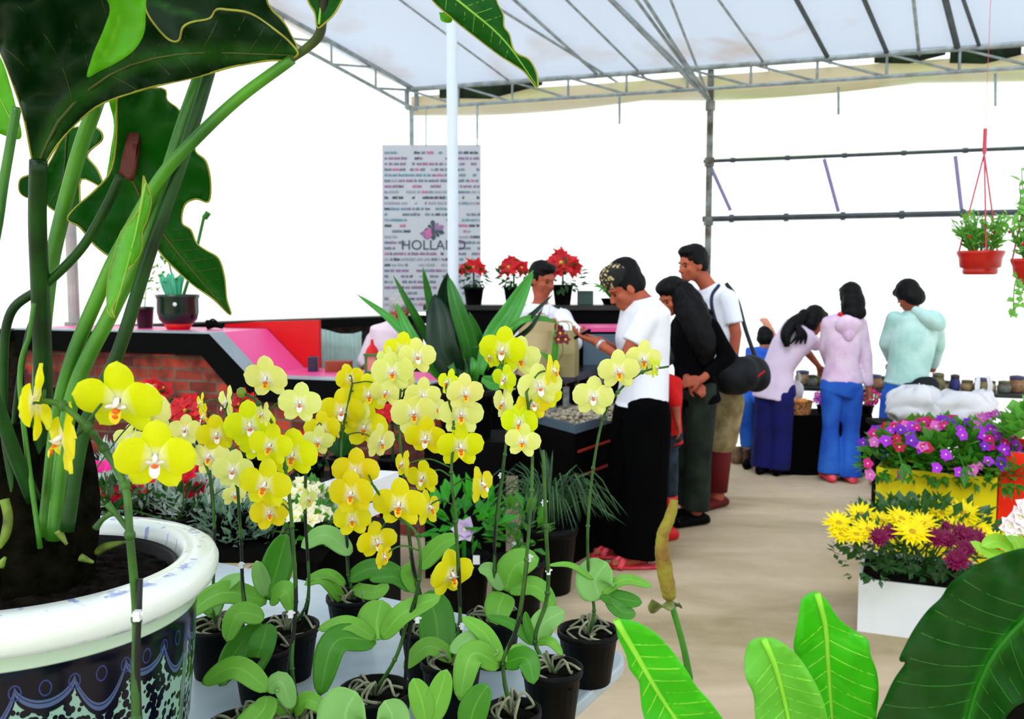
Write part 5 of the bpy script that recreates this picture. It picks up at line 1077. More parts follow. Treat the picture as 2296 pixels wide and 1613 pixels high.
# shelf along the back wall and its pots
SD = .38; zs = .64
mb = MB(); s0, s1 = SP + .3, WEND
sh = thing('wall_shelf', wallp((s0 + s1) / 2, SD, 0), 'long dark shelf of small pots running along the back wall', 'shelf')
mb.prism([wallp(s0, SD + .16, zs - .03), wallp(s1, SD + .16, zs - .03), wallp(s1, SD - .16, zs - .03), wallp(s0, SD - .16, zs - .03)], (0, 0, .03)); mb.build('board', M('grey_black_board', (40, 44, 44), .5), sh)
for k in range(5):
    s = s0 + .1 + (s1 - s0 - .2) * k / 4; mb = MB(); mb.box(wallp(s, SD, (zs - .03) / 2), (.04, .04, zs - .032)); mb.build('leg', m_bl2, sh)
cols = [('terracotta pot', (150, 110, 80)), ('olive jar', (120, 116, 76)), ('woven basket', (176, 150, 108)), ('blue-lidded jar', (54, 60, 120)), ('cream cup', (210, 196, 160)), ('grey pot', (110, 112, 100))]
for i, (x, hh, ci) in enumerate(((1620, .1, 0), (1650, .12, 5), (1805, .13, 2), (1828, .1, 5), (1850, .12, 1), (1968, .12, 0), (1988, .1, 1), (2112, .15, 1), (2122, .08, 2), (2150, .14, 3), (2178, .09, 2), (2212, .12, 1), (2232, .09, 4), (2262, .1, 5), (2290, .14, 0))):
    a = onpl(x, 631, C0 + NW * (SD + (.03 if i % 2 else -.04)), NW); a.z = zs + .001
    bw = ['left of', 'right of', 'between'][i % 3]
    where = ['furthest left on the wall shelf, beyond the bag', 'second on the wall shelf, just behind the black bag', 'on the wall shelf left of the pink hoodie', 'on the wall shelf nearest the pink hoodie sleeve, left side', 'on the wall shelf touching the pink hoodie outline', 'on the wall shelf just left of the mint jacket', 'on the wall shelf, half behind the mint jacket', 'first on the wall shelf right of the mint jacket', 'low, at the foot of the jar right of the mint jacket', 'the darkest topped one on the wall shelf right of the mint jacket', 'on the wall shelf above the left of the plastic bags', 'on the wall shelf above the upright bag handle', 'on the wall shelf right of the upright bag handle', 'on the wall shelf, second from the right edge', 'on the wall shelf at the right edge'][i]
    t = thing('shelf_pot', a, 'small %s %s' % (cols[ci][0], where), 'pot', 'small pots along the wall shelf')
    r = .04 + .012 * (i % 3); mb = MB(); mb.lathe([(r * .8, 0), (r, .01), (r * 1.05, hh * .5), (r * .85, hh * .72), (r * .9, hh * .75)], a, 14); mb.build('body', M('shelf_' + str(ci), cols[ci][1], .5, .4, 30), t, smooth=True)
    mb = MB(); mb.lathe([(r * .75, hh * .74), (r * .9, hh * .78), (r * .88, hh * .95), (r * .3, hh)], a, 12); mb.build('lid', M('shelf_lid_' + str(i % 3), [(50, 46, 40), (90, 84, 60), (60, 60, 90)][i % 3], .5), t, smooth=True)

# black cloth table with baskets
a = at(1745, 938, 7.3); b = at(1965, 935, 7.2); zt2 = .48
c0, c1 = at(1762, 940, 7.4), at(1975, 935, 7.4)
ct = thing('cloth_table', ((c0.x + c1.x) / 2, 7.64, 0), 'low table under a black floor-length cloth behind the girl in pink hoodie', 'table')
mb = MB(); rings = []; cxm = (c0.x + c1.x) / 2 - .02; hw = (c1.x - c0.x) / 2
for z, k in ((.0, 1.06), (.2, 1.03), (.44, 1.0), (zt2, .98)):
    ring = []
    for i in range(48):
        an_ = 2 * pi * i / 48; ex = lambda v: (abs(v) ** .35) * (1 if v > 0 else -1); fo = 1 + (.03 * sin(an_ * 14) if z < .4 else 0)
        ring.append(mb.vert((cxm + hw * k * fo * ex(cos(an_)), 7.64 + .22 * k * fo * ex(sin(an_)), z)))
    rings.append(ring)
for A, B in zip(rings, rings[1:]):
    for k in range(48): mb.face(A[k], A[(k + 1) % 48], B[(k + 1) % 48], B[k])
mb.face(*rings[-1]); mb.build('cloth', M('black_cloth', (8, 8, 9), .9, .2, spec=.02), ct)
m_wick = M('wicker', (196, 140, 84), .8, .6, 60, col2=(110, 62, 34), bump=.8)
bk = thing('wicker_basket', (at(1788, 930, 7.52).x, 7.52, zt2), 'small wicker basket with a white carrier bag and orange fruit on the black cloth', 'basket')
p = V((at(1788, 930, 7.52).x, 7.52, zt2)); mb = MB(); mb.lathe([(.07, 0), (.1, .005), (.115, .1), (.12, .11), (.112, .11), (.105, .03)], p, 20); mb.build('body', m_wick, bk)
mb = MB()
for k in range(3): mb.ell(p + V((-.03 + .04 * k, -.02 * (k % 2), .1)), .03, None, 10, 8)
tag(mb.build('fruit_packets', M('orange_fruit', (240, 150, 60), .5), smooth=True), 'orange fruit heaped inside the small wicker basket', 'fruit', kind='stuff')
m_plb = M('white_plastic_bag', (236, 236, 240), .35, .06, 12, transl=.25)
def plasticbag(label, c, rx, ry, rz, seed, ears=True):
    mb = MB(); nn = 26; mm = 16; rows = []; rnd = random.Random(seed)
    for j in range(mm):
        f = j / (mm - 1); rr_ = (sin(pi * min(f * .8 + .12, 1)) ** .6); z = rz * f
        rows.append([mb.vert(V(c) + V((rx * rr_ * cos(2 * pi * k / nn), ry * rr_ * sin(2 * pi * k / nn), z)) + noise.noise_vector(V((cos(2 * pi * k / nn) * 2.2, sin(2 * pi * k / nn) * 2.2, f * 3 + seed))) * min(rx, ry) * .3 * (f > .03)) for k in range(nn)])
    for A, B in zip(rows, rows[1:]):
        for k in range(nn): mb.face(A[k], A[(k + 1) % nn], B[(k + 1) % nn], B[k])
    mb.face(*rows[0][::-1]); mb.face(*rows[-1])
    if ears:
        for s in (-1, 1): mb.leaf([V(c) + V((s * rx * .3, 0, rz * .85)), V(c) + V((s * rx * .45, -.01, rz * 1.15)), V(c) + V((s * rx * .3, 0, rz * 1.5))], rx * .35, (0, -1, .1), .5, 8, 4, base=.6)
    o = mb.build('plastic_bag', m_plb, smooth=True, solid=.001); tag(o, label, 'bag', 'white plastic bags'); return o
plasticbag('white carrier bag tucked into the wicker basket on the black cloth', p + V((.0, .08, .1)), .07, .05, .16, 3)
for i, (x, kd, lb) in enumerate(((1845, 2, 'bunch of pink and white wrapped blooms beside the wicker basket'), (1945, 1, 'small magenta potted flower at the right end of the black cloth'))):
    q = V((at(x, 925, 7.55).x, 7.55, zt2)); t = thing('potted_flowers', q, lb, 'potted plant'); pot(t, q, .05, .07)
    mb = MB(); cloud(mb, q + V((0, 0, .1)), (.08, .06, .05), 50, .04, seed=i); mb.build('foliage', m_lf_mid, t)
    for k in range(14): an_ = k * 2.4; inst('flower', imp[[2, 0, 1][k % 3] if kd == 2 else 1], t, q + V((.09 * cos(an_) * (k / 14) ** .5, -.05, .14 + .05 * sin(an_))), lookR((cos(an_) * .4, -1, .6)), 1.1)
# heap of white bags on a low black table
z6 = .72; q = at(2110, 975, 5.7)
bt = thing('side_table', (q.x, 5.75, 0), 'low black table under the heap of white plastic bags', 'table')
mb = MB(); mb.box((q.x, 5.78, z6 - .06), (.72, .4, .03)); mb.build('top', m_bl2, bt)
for sx in (-.3, .3):
    for sy in (-.15, .15): mb = MB(); mb.box((q.x + sx, 5.78 + sy, (z6 - .076) / 2), (.04, .04, z6 - .076)); mb.build('leg', m_bl2, bt)
zb = z6 - .044
plasticbag('largest white plastic bag, spread wide on the left of the heap', (q.x - .13, 5.74, zb), .2, .15, .22, 5, False)
plasticbag('white plastic bag with faint red print, right of the widest bag', (q.x + .1, 5.68, zb), .2, .12, .2, 7, False)
plasticbag('white plastic bag with its handle standing upright at the right of the heap', (q.x + .27, 5.76, zb), .09, .09, .2, 9, True)
# goods on the floor beside the black cloth table
m_clay = M('brown_clay', (140, 110, 88), .8, .3, 20)
for i, (x, y, r) in enumerate(((1652, 992, .06), (1675, 975, .055), (1670, 1002, .05), (1640, 968, .05), (1690, 995, .04))):
    q = onz(x, y + 12, 0) if False else V((at(x, y, 7.9).x, 7.9 + .1 * (i % 2), 0)); zz = max(.0, at(x, y, 7.9).z - r)
    t = thing('clay_pot', (q.x, q.y, 0), ['round brown clay pot low beside khaki shorts', 'round pale clay pot behind the brown ones', 'small clay pot nearest the blue jeans on the floor', 'clay pot half hidden behind the khaki shorts', 'smallest clay pot beside the jeans'][i], 'pot', 'clay pots on the floor by the back wall')
    mb = MB(); mb.lathe([(r * .6, 0), (r, r * .8), (r * 1.1, r * 1.5), (r * .7, r * 2.1), (r * .8, r * 2.3)], (q.x, q.y, 0), 16); mb.build('body', m_clay, t, smooth=True)
    mb = MB(); mb.lathe([(r * .72, r * 2.1), (r * .5, r * 2.2), (.004, r * 2.25)], (q.x, q.y, 0), 12); mb.build('soil', m_soil, t)
q = V((at(1668, 925, 8.0).x, 8.25, 0)); cr_ = thing('display_rack', q, 'low dark rack holding yellow flowers between the khaki shorts and the jeans', 'rack')
mb = MB(); mb.box(q + V((0, 0, .36)), (.4, .2, .03)); mb.build('shelf_board', m_bl2, cr_)
for s in (-.17, .17): mb = MB(); mb.box(q + V((s, 0, .172)), (.03, .18, .344)); mb.build('leg', m_bl2, cr_)
for i, x in enumerate((1655, 1690)):
    p = V((at(x, 900, 8.22).x, 8.22, .376)); t = thing('potted_flowers', p, ['yellow flowers in a white pot on the dark rack, nearer the shorts', 'yellow flowers in a white pot on the dark rack, nearer the jeans'][i], 'potted plant'); pot(t, p, .05, .07, m_clip)
    for k in range(7): inst('flower', mumy, t, p + V((.05 * cos(k * 2.4) * k / 7, -.02, .1 + .02 * sin(k * 2))), lookR((cos(k), -1, 1)), .4)

# ------------------------------------------------------------------ centre plants
c = at(1045, 862, 4.95); cy = thing('cymbidium', (c.x, c.y, 0), 'tall broad-leaved green plant in a black pot on a black plinth, before the white pole', 'potted plant')
mb = MB(); mb.box((c.x, c.y + .05, .36), (.42, .42, .72)); o = mb.build('plinth', m_bl2); tag(o, 'black square plinth carrying the tall broad-leaved plant', 'plinth')
cy.location.z = .721; WL[cy.name] = V(cy.location); pot(cy, (c.x, c.y, .721), .15, c.z - .75, m_black_pot, taper=.85)
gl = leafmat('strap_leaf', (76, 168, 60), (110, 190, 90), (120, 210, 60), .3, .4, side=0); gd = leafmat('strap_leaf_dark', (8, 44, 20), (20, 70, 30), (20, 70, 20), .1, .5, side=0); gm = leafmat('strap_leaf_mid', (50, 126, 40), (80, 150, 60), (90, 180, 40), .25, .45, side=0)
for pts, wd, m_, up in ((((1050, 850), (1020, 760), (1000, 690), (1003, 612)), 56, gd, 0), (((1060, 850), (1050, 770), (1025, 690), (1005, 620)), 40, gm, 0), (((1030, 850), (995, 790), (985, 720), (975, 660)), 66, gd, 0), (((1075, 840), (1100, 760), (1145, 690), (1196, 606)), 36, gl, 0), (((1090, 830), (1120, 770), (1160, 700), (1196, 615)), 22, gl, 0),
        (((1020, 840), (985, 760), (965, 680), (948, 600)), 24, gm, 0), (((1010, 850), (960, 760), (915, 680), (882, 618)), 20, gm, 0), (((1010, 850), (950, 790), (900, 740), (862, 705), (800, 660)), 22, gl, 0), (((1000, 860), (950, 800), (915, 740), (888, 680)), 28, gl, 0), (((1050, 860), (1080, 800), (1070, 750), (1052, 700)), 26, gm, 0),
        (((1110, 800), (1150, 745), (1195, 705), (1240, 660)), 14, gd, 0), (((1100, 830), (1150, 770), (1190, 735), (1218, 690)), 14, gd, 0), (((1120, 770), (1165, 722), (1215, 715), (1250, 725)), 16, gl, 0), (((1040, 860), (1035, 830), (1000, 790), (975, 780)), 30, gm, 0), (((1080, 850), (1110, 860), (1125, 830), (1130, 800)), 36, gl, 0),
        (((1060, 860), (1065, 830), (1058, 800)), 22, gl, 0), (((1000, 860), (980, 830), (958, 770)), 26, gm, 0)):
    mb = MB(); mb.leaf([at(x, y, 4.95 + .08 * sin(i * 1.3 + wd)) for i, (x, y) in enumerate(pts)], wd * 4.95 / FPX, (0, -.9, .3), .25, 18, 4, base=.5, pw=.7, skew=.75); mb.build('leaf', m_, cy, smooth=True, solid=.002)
mb = MB(); mb.tube([at(1060, 850, 4.9), at(1040, 790, 4.85), at(1090, 775, 4.85), at(1020, 770, 4.85)][:3], .004, 6, sm=4); mb.build('flower_stem', m_stem, cy)
# small dark-red orchid and pot on the display stand
q = at(1240, 838, 5.64); so = thing('potted_orchid', (q.x, q.y, zu), 'small maroon-flowered orchid with one light-green leaf, in front of the paper bags', 'orchid')
so.location = (q.x, 5.64, zu) ; WL[so.name] = V((q.x, 5.64, zu)); pot(so, (q.x, 5.64, zu), .04, .06)
mb = MB(); mb.leaf([V((q.x, 5.64, zu + .05)), at(1245, 780, 5.6), at(1246, 738, 5.6)], .04, (0, -1, .2)); mb.leaf([V((q.x, 5.64, zu + .05)), at(1225, 800, 5.6), at(1205, 790, 5.6)], .025, (0, -1, .2)); mb.build('leaf', gl, so, smooth=True)
mar = M('maroon_petals', (120, 16, 40), .5, .2); mo = head_mesh('maroon_head', star(5, .035, .03, cup=.1, seed=70), [mar, m_ygc], (.008, .005))
mb = MB(); mb.tube([V((q.x, 5.64, zu + .05)), at(1262, 790, 5.6), at(1255, 748, 5.58)], .002, 5, sm=4); mb.build('flower_stem', m_stem, so)
for (x, y) in ((1256, 748), (1268, 762), (1252, 762)): inst('flower', mo, so, at(x, y, 5.57), lookR((0, -1, .2), x), 1)
# shrubs on the floor at the centre
def floorshrub(px, py, Y, wpx, hpx, label, mat, size, n, seed, potr=.12, toph=None, cat='potted plant'):
    c = at(px, py, Y); R = wpx * Y / FPX / 2; Hh = hpx * Y / FPX / 2; ph = max(.12, c.z - Hh * .9); ph = min(ph, .3)
    t = thing('potted_shrub', (c.x, c.y, 0), label, cat); pot(t, (c.x, c.y, 0), potr, ph)
    mb = MB(); cloud(mb, c, (R, R * .8, Hh), n, size, seed=seed); mb.tube([(c.x, c.y, ph * .8), c], .01, 6); mb.build('foliage', mat, t); return t, c
floorshrub(1040, 1165, 4.2, 180, 130, 'leafy green shrub with a lilac bloom, low behind the central orchid stems', leafmat('leaf_vivid', (50, 160, 40), (90, 190, 70), (90, 210, 40), .3), .1, 90, 3)
t, c = floorshrub(1162, 1190, 4.15, 140, 120, 'small dark-green shrub right of the lilac bloom, in a black tagged pot', m_lf_mid, .07, 90, 4)
mb = MB(); mb.box(at(1155, 1226, 4.2), (.03, .006, .04)); mb.build('white_tag', m_clip, t)
o = [o for o in col.objects if o.get('label', '').startswith('leafy green shrub with a lilac')][0]
inst('flower', head_mesh('lilac_head', star(6, .06, .06, rings=2, cup=.4, seed=71), [M('lilac_petals', (220, 196, 232), .5, .05, transl=.2), m_cream], (.01, .01)), o, at(1042, 1190, 4.05), lookR((0, -1, .4)), 1)
mb = MB(); mb.box(at(1068, 1256, 4.07), (.03, .006, .04)); mb.build('white_tag', m_clip, o)
# grass plant
q = at(1232, 1110, 4.6); gp = thing('grass_plant', (q.x, q.y, 0), 'fine arching grass in a black pot before the display stand', 'potted plant'); pot(gp, (q.x, q.y, 0), .14, .34)
mb = MB(); rnd = random.Random(2)
for k in range(110):
    an_ = rnd.uniform(0, 6.28); L = rnd.uniform(.12, .27); h = rnd.uniform(.1, .3); b0 = V((q.x, q.y, .32)); e = b0 + V((L * cos(an_), L * .8 * sin(an_), h)); e2 = e + V((L * .5 * cos(an_), L * .4 * sin(an_), -h * .7)); mb.leaf([b0, b0.lerp(e, .6) + V((0, 0, .08)), e, e2], .007, (0, -.5, 1), .2, 10, 2)
for k in range(12): e = at(1220 + rnd.uniform(-15, 30), 1000 + rnd.uniform(-5, 60), 4.7); mb.leaf([V((q.x, q.y, .32)), V((q.x, q.y, .5)), e], .012, (0, -.8, .4), .2, 8, 2)
mb.build('foliage', M('fine_grass', (56, 96, 50), .6, .4, 10, col2=(24, 52, 26)), gp)

# plants on the high counter at left
zc = 1.221
def cpos(px, d): p = onpl(px, 631, ck(0, d, 0), NB); return V((p.x, p.y, zc))
p = cpos(397, .32); gp = thing('glazed_pot_plant', p, 'dark green glazed pot with red foot and pale teal-leaved plant on the high counter', 'potted plant')
mb = MB(); mb.lathe([(.075, 0), (.08, .01), (.1, .04)], p, 24); o = mb.build('foot', m_red, gp, smooth=True)
mb = MB(); mb.lathe([(.1, .04), (.125, .07), (.137, .12), (.137, .21), (.146, .225), (.146, .24), (.134, .24), (.128, .2)], p, 28); mb.build('pot', M('dark_green_glaze', (8, 44, 26), .2, .5, 4, col2=(4, 16, 12), spec=.6), gp, smooth=True)
mb = MB(); mb.lathe([(.13, .2), (.004, .22)], p, 16); mb.build('soil', m_soil, gp)
mb = MB(); mb.ell(p + V((.03, -.14, .175)), (.014, .006, .014), None, 8, 6); mb.build('white_spot', m_clip, gp)
mb = MB()
for k in range(9): an_ = k * .7; mb.leaf([p + V((.03 * cos(an_) - .02, .02 * sin(an_), .21)), p + V((.05 * cos(an_) - .03, .03 * sin(an_), .3)), p + V((.08 * cos(an_) - .03, .04 * sin(an_), .36 + .03 * (k % 2)))], .05, (0, -1, .3), .3)
mb.build('blue_green_blades', leafmat('teal_blade', (90, 200, 160), (130, 220, 190), (110, 220, 170), .3, side=0), gp, smooth=True)
mb = MB(); cloud(mb, p + V((-.1, 0, .42)), (.16, .1, .16), 70, .06, seed=6); mb.tube([p + V((0, 0, .2)), p + V((-.06, 0, .5))], .006, 6); mb.tube([p + V((.03, 0, .2)), p + V((.11, 0, .44)), p + V((.2, 0, .78))], .012, 6, sm=4); mb.tube([p + V((.2, 0, .76)), p + V((.23, 0, .8))], .022, 6); mb.build('foliage', m_lf_mid, gp)
p = cpos(322, .4); t = thing('glazed_pot_plant', p, 'small black pot with a wispy plant left of the dark green glazed pot', 'potted plant'); pot(t, p, .062, .15, M('black_gloss', (16, 20, 20)), taper=.8)
mb = MB(); cloud(mb, p + V((.02, 0, .32)), (.1, .08, .16), 40, .05, seed=16); mb.tube([p + V((0, 0, .12)), p + V((.02, 0, .36))], .004, 5); mb.build('foliage', leafmat('leaf_straw', (170, 180, 70), (190, 190, 110), (190, 200, 90), .3, side=0), t)
p = cpos(478, .4); t = thing('dark_figurine', p, 'small dark ornament lying on the high counter right of the glazed pot', 'ornament'); mb = MB(); mb.tube([p + V((-.05, 0, .03)), p + V((0, 0, .035)), p + V((.06, 0, .012))], [.035, .025, .01], 8, sm=4); mb.build('body', m_bl2, t, smooth=True); mb = MB(); mb.tube([p + V((-.04, 0, .05)), p + V((-.01, 0, .07)), p + V((.02, 0, .05))], .006, 6, sm=4); mb.build('handle', m_bl2, t)
# fern and crate on the sideboard
p = at(1372, 690, 7.5); p.z = 1.366; t = thing('fern', p, 'airy light-green fern in a black dish on the sideboard beside the patterned cap', 'potted plant'); pot(t, p, .09, .05)
mb = MB(); rnd = random.Random(9)
for k in range(22): an_ = rnd.uniform(0, 6.28); L = rnd.uniform(.08, .16); mb.leaf([p + V((0, 0, .04)), p + V((L * .5 * cos(an_), L * .5 * sin(an_), .13)), p + V((L * cos(an_), L * sin(an_), rnd.uniform(.08, .24)))], .03, (0, -.6, .8))
mb.build('foliage', gl, t, smooth=True)
p = at(1312, 690, 7.45); p.z = 1.366; mb = MB(); mb.box(p + V((0, 0, .055)), (.12, .12, .11)); tag(mb.build('teal_box', M('dull_teal', (60, 84, 78), .6), bevel=.004), 'dull teal box on the sideboard left of the fern', 'box')
#MARK_P4_END

# ------------------------------------------------------------------ people
SKIN = M('skin_tan', (176, 92, 62), .55, .12, 6, col2=(150, 70, 48)); SKINL = M('skin_light', (212, 146, 116), .55, .1, 6)
HAIR = M('black_hair', (6, 6, 7), .6, .3, 60, spec=.15)
WHITE_T = M('white_cotton', (232, 234, 244), .8, .04, 5); m_dark = M('dark_features', (16, 8, 6), .5)
def RZ(a): return Matrix.Rotation(radians(a), 3, 'Z')
def head_R(yaw, pitch=0, roll=0): return RZ(yaw) @ Matrix.Rotation(radians(pitch), 3, 'X') @ Matrix.Rotation(radians(roll), 3, 'Y')
def add_head(mb, c, R, s=1):
    """head of height about .23 s around c, looking along R @ -Y"""
    E = lambda p, r, q=None: mb.ell(c + R @ V(p) * s, tuple(x * s for x in r), R @ (q or Matrix.Identity(3)), 14, 10)
    E((0, .012, .03), (.074, .092, .088)); E((0, -.02, -.03), (.062, .068, .07)); E((0, -.05, -.075), (.036, .034, .032)); E((0, .0, -.05), (.058, .05, .055))
    E((0, -.083, -.018), (.013, .02, .022)); E((0, -.097, -.03), (.017, .013, .011)); E((0, -.07, .022), (.05, .02, .012)); E((0, -.079, -.058), (.022, .012, .007)); E((0, -.077, -.068), (.02, .012, .007))
    for x in (-1, 1): E((x * .074, .005, -.012), (.009, .02, .031)); E((x * .04, -.055, -.025), (.022, .02, .02))
def add_hand(mb, w, d, n, s=1, curl=.6, thumb=1, sp=.011):
    """w wrist, d finger direction, n palm normal (fingers curl towards n)"""
    d = V(d).normalized(); n = (V(n) - d * V(n).dot(d)).normalized(); a = d.cross(n) * thumb
    mb.loft([(w, a * .024 * s, n * .018 * s), (w + d * .03 * s, a * .036 * s, n * .015 * s), (w + d * .085 * s, a * .04 * s, n * .012 * s), (w + d * .095 * s, a * .036 * s, n * .01 * s)], 12)
    for i, L in enumerate((.07, .08, .074, .058)):
        b = w + d * (.088 - .004 * abs(i - 1.3)) * s + a * (.03 - .02 * i) * s; p = b; ang = 0; pts = [p]
        for k in range(3): ang += curl * (.5 + .25 * k) + .08 * i * curl; p = p + (d * cos(ang) + n * sin(ang)) * L * (.42, .32, .26)[k] * s; pts.append(p)
        mb.tube(pts, [.0098 * s, .009 * s, .0082 * s, .0065 * s], 8)
    b = w + d * .03 * s + a * .03 * s; t1 = b + (d * .6 + a * .6 + n * .35).normalized() * .036 * s; t2 = t1 + (d * .8 + a * .1 + n * .5).normalized() * .03 * s
    mb.tube([b - a * .012 * s, b, t1, t2], [.013 * s, .012 * s, .0105 * s, .008 * s], 8)
def limb(mb, pts, r, n=12, round_=True):
    mb.tube(pts, r, n)
    if round_:
        for p, q in zip(pts, r): mb.ell(p, q, None, n, 8)
def torso(mb, sp, yaws, wd, s, grow=0, lo=0):
    """sp = list of spine points pelvis..neck; wd = [(half width, half depth)]"""
    rings = []
    for i, p in enumerate(sp):
        T = (sp[min(i + 1, len(sp) - 1)] - sp[max(i - 1, 0)]).normalized(); a = RZ(yaws if not isinstance(yaws, (list, tuple)) else yaws[i]) @ V((1, 0, 0)); a = (a - T * a.dot(T)).normalized(); b = T.cross(a)
        rings.append((p, a * (wd[i][0] * s + grow), b * (wd[i][1] * s + grow)))
    R2 = []
    for (c0, a0, b0), (c1, a1, b1) in zip(rings, rings[1:]):
        for k in range(5): t = k / 5; t2 = t * t * (3 - 2 * t); R2.append((c0.lerp(c1, t), a0.lerp(a1, t2), b0.lerp(b1, t2)))
    R2.append(rings[-1]); mb.loft(R2, 20)
WM = [(.165, .115), (.15, .11), (.175, .12), (.19, .1), (.07, .06)]
WF = [(.16, .115), (.125, .1), (.145, .11), (.165, .09), (.055, .05)]
def person(label, Y, yaw, spine, arms, legs, head, s=1, w=WM, skin=SKIN, vox=.009, top=None, bottom=None, shoes=None, sleeve=.5, hem=.0, legr=(.088, .062, .05), trr=None, pants_to=1.0, tw=.004, hs=1, hands=True, group=None):
    J = lambda q: at(q[0], q[1], Y + (q[2] if len(q) > 2 else 0))
    sp = [J(q) for q in spine]; base = V((sp[0].x, sp[0].y, 0)); t = thing('person', base, label, 'person', group)
    mb = MB(); torso(mb, sp, yaw, w, s * .95)
    hc = J(head[0]); R = head_R(*head[1:]); limb(mb, [sp[-1] - (sp[-1] - sp[-2]).normalized() * .03, sp[-1].lerp(hc, .35), hc + R @ V((0, .02, -.05)) * s], [.056 * s, .052 * s, .052 * s])
    add_head(mb, hc, R, s * hs)
    A = []
    for arm in arms:
        P_ = [J(q) for q in arm['p']]; A.append(P_)
        limb(mb, P_, [.05 * s, .038 * s, .025 * s] if len(P_) == 3 else [.05 * s, .04 * s][:len(P_)])
        if arm.get('hand'): d, n, c_, th = arm['hand']; add_hand(mb, P_[-1], d, n, s * arm.get('hs', 1), c_, th)
    Lg = []
    for leg in legs: P_ = [J(q) for q in leg]; Lg.append(P_); limb(mb, P_, [legr[0] * s, legr[1] * s, legr[2] * s * .85])
    for P_ in Lg:
        f = RZ(yaw) @ V((0, -1, 0)); a = V((P_[-1].x, P_[-1].y, .035)); mb.ell(a + f * .06 * s, (.04 * s, .04 * s, .03), None, 10, 6); mb.loft([(a - f * .06 * s, V((.03 * s, 0, 0)), V((0, 0, .03))), (a + f * .02, V((.038 * s, 0, 0)), V((0, 0, .032))), (a + f * .15 * s, V((.042 * s, 0, 0)), V((0, 0, .018)))] if abs(f.y) > .5 else [(a - f * .06 * s, V((0, .03 * s, 0)), V((0, 0, .03))), (a + f * .02, V((0, .038 * s, 0)), V((0, 0, .032))), (a + f * .15 * s, V((0, .042 * s, 0)), V((0, 0, .018)))], 10)
    body = remesh(mb, 'body', skin, t, vox, 4)
    eye = MB()
    for x in (-1, 1): eye.ell(hc + R @ V((x * .03, -.073, -.002)) * s * hs, (.012 * s, .006 * s, .0055 * s), R, 8, 6)
    eye.build('eye_pair', m_dark, t, smooth=True); mb = MB()
    for x in (-1, 1): mb.ell(hc + R @ V((x * .03, -.078, .022)) * s * hs, (.02 * s, .006 * s, .004 * s), R, 8, 6)
    mb.build('eyebrows', m_dark, t, smooth=True)
    if top:
        mb = MB(); w2 = [(a + .012, b + .012) for a, b in w]; w2[-1] = (w[-1][0] + .012, w[-1][1] + .012)
        if hem: sp2 = [sp[0] + (sp[0] - sp[1]).normalized() * hem] + sp; w2 = [(w2[0][0] + .012, w2[0][1] + .012)] + w2
        else: sp2 = sp
        torso(mb, sp2, yaw, w2, s)
        for P_ in A:
            k = sleeve if not isinstance(sleeve, dict) else sleeve['k']
            if k <= 1: e = P_[0].lerp(P_[1], k); limb(mb, [P_[0], e], [.066 * s, .062 * s], round_=False); mb.ell(P_[0], .066 * s, None, 12, 8)
            elif len(P_) > 2: limb(mb, P_[:2], [.064 * s, .054 * s]); mb.tube([P_[1], P_[1].lerp(P_[2], k - 1)], [.054 * s, .038 * s], 12)
            else: limb(mb, P_, [.064 * s, .05 * s])
        remesh(mb, top[0], top[1], t, max(vox, .009), 6, tw)
    if bottom:
        mb = MB(); a = sp[0].lerp(sp[1], .35); torso(mb, [a, sp[0], sp[0].lerp(Lg[0][0], .4) - V((0, 0, .06))], yaw, [(w[0][0] * .97, w[0][1] + .004), (w[0][0] + .012, w[0][1] + .012), (w[0][0] + .005, w[0][1] + .006)], s)
        rr_ = trr or (legr[0] + .018, legr[1] + .018, legr[2] + .02)
        for P_ in Lg:
            if pants_to >= 1: e = P_[2] if pants_to == 1 else P_[2] - V((0, 0, .03)); mb.tube([P_[0], P_[1], e], [rr_[0] * s, rr_[1] * s, rr_[2] * s], 14)
            else: mb.tube([P_[0], P_[0].lerp(P_[1], min(1, pants_to * 2))] + ([P_[1].lerp(P_[2], pants_to * 2 - 1)] if pants_to > .5 else []), [rr_[0] * s, rr_[1] * s] + ([rr_[2] * s] if pants_to > .5 else []), 14)
            mb.ell(P_[0], rr_[0] * s, None, 12, 8)
            if pants_to > .5: mb.ell(P_[1], rr_[1] * s, None, 12, 8)
        remesh(mb, bottom[0], bottom[1], t, max(vox, .009), 6, tw * 1.4, 7)
    if shoes:
        for P_ in Lg:
            f = RZ(yaw) @ V((0, -1, 0)); sd = V((f.y, -f.x, 0)); a = V((P_[-1].x, P_[-1].y, 0)); mb = MB()
            mb.loft([(a - f * .09 * s + V((0, 0, .03)), sd * .03 * s, V((0, 0, .028))), (a - f * .05 * s + V((0, 0, .04)), sd * .045 * s, V((0, 0, .04))), (a + f * .05 * s + V((0, 0, .036)), sd * .05 * s, V((0, 0, .036))), (a + f * .15 * s + V((0, 0, .026)), sd * .05 * s, V((0, 0, .026))), (a + f * .19 * s + V((0, 0, .018)), sd * .03 * s, V((0, 0, .016)))], 14); mb.build(shoes[0], shoes[1], t, smooth=True)
    return t, hc, R, sp, A, Lg, J
def hair_cap(t, hc, R, s, extra=(), name='hair', mat=None, cut=1.0, vox=.008):
    mb = MB(); E = lambda p, r: mb.ell(hc + R @ V(p) * s, tuple(x * s for x in r), R, 14, 10)
    E((0, .022, .045), (.083, .096, .09)); E((0, .045, .0), (.08, .07, .07)); E((0, -.035, .088), (.064, .05, .036))
    for x in (-1, 1): E((x * .066, .012, .015), (.016, .035, .045))
    for p, r in extra: E(p, r)
    return remesh(mb, name, mat or HAIR, t, vox, 3, .004, 50)

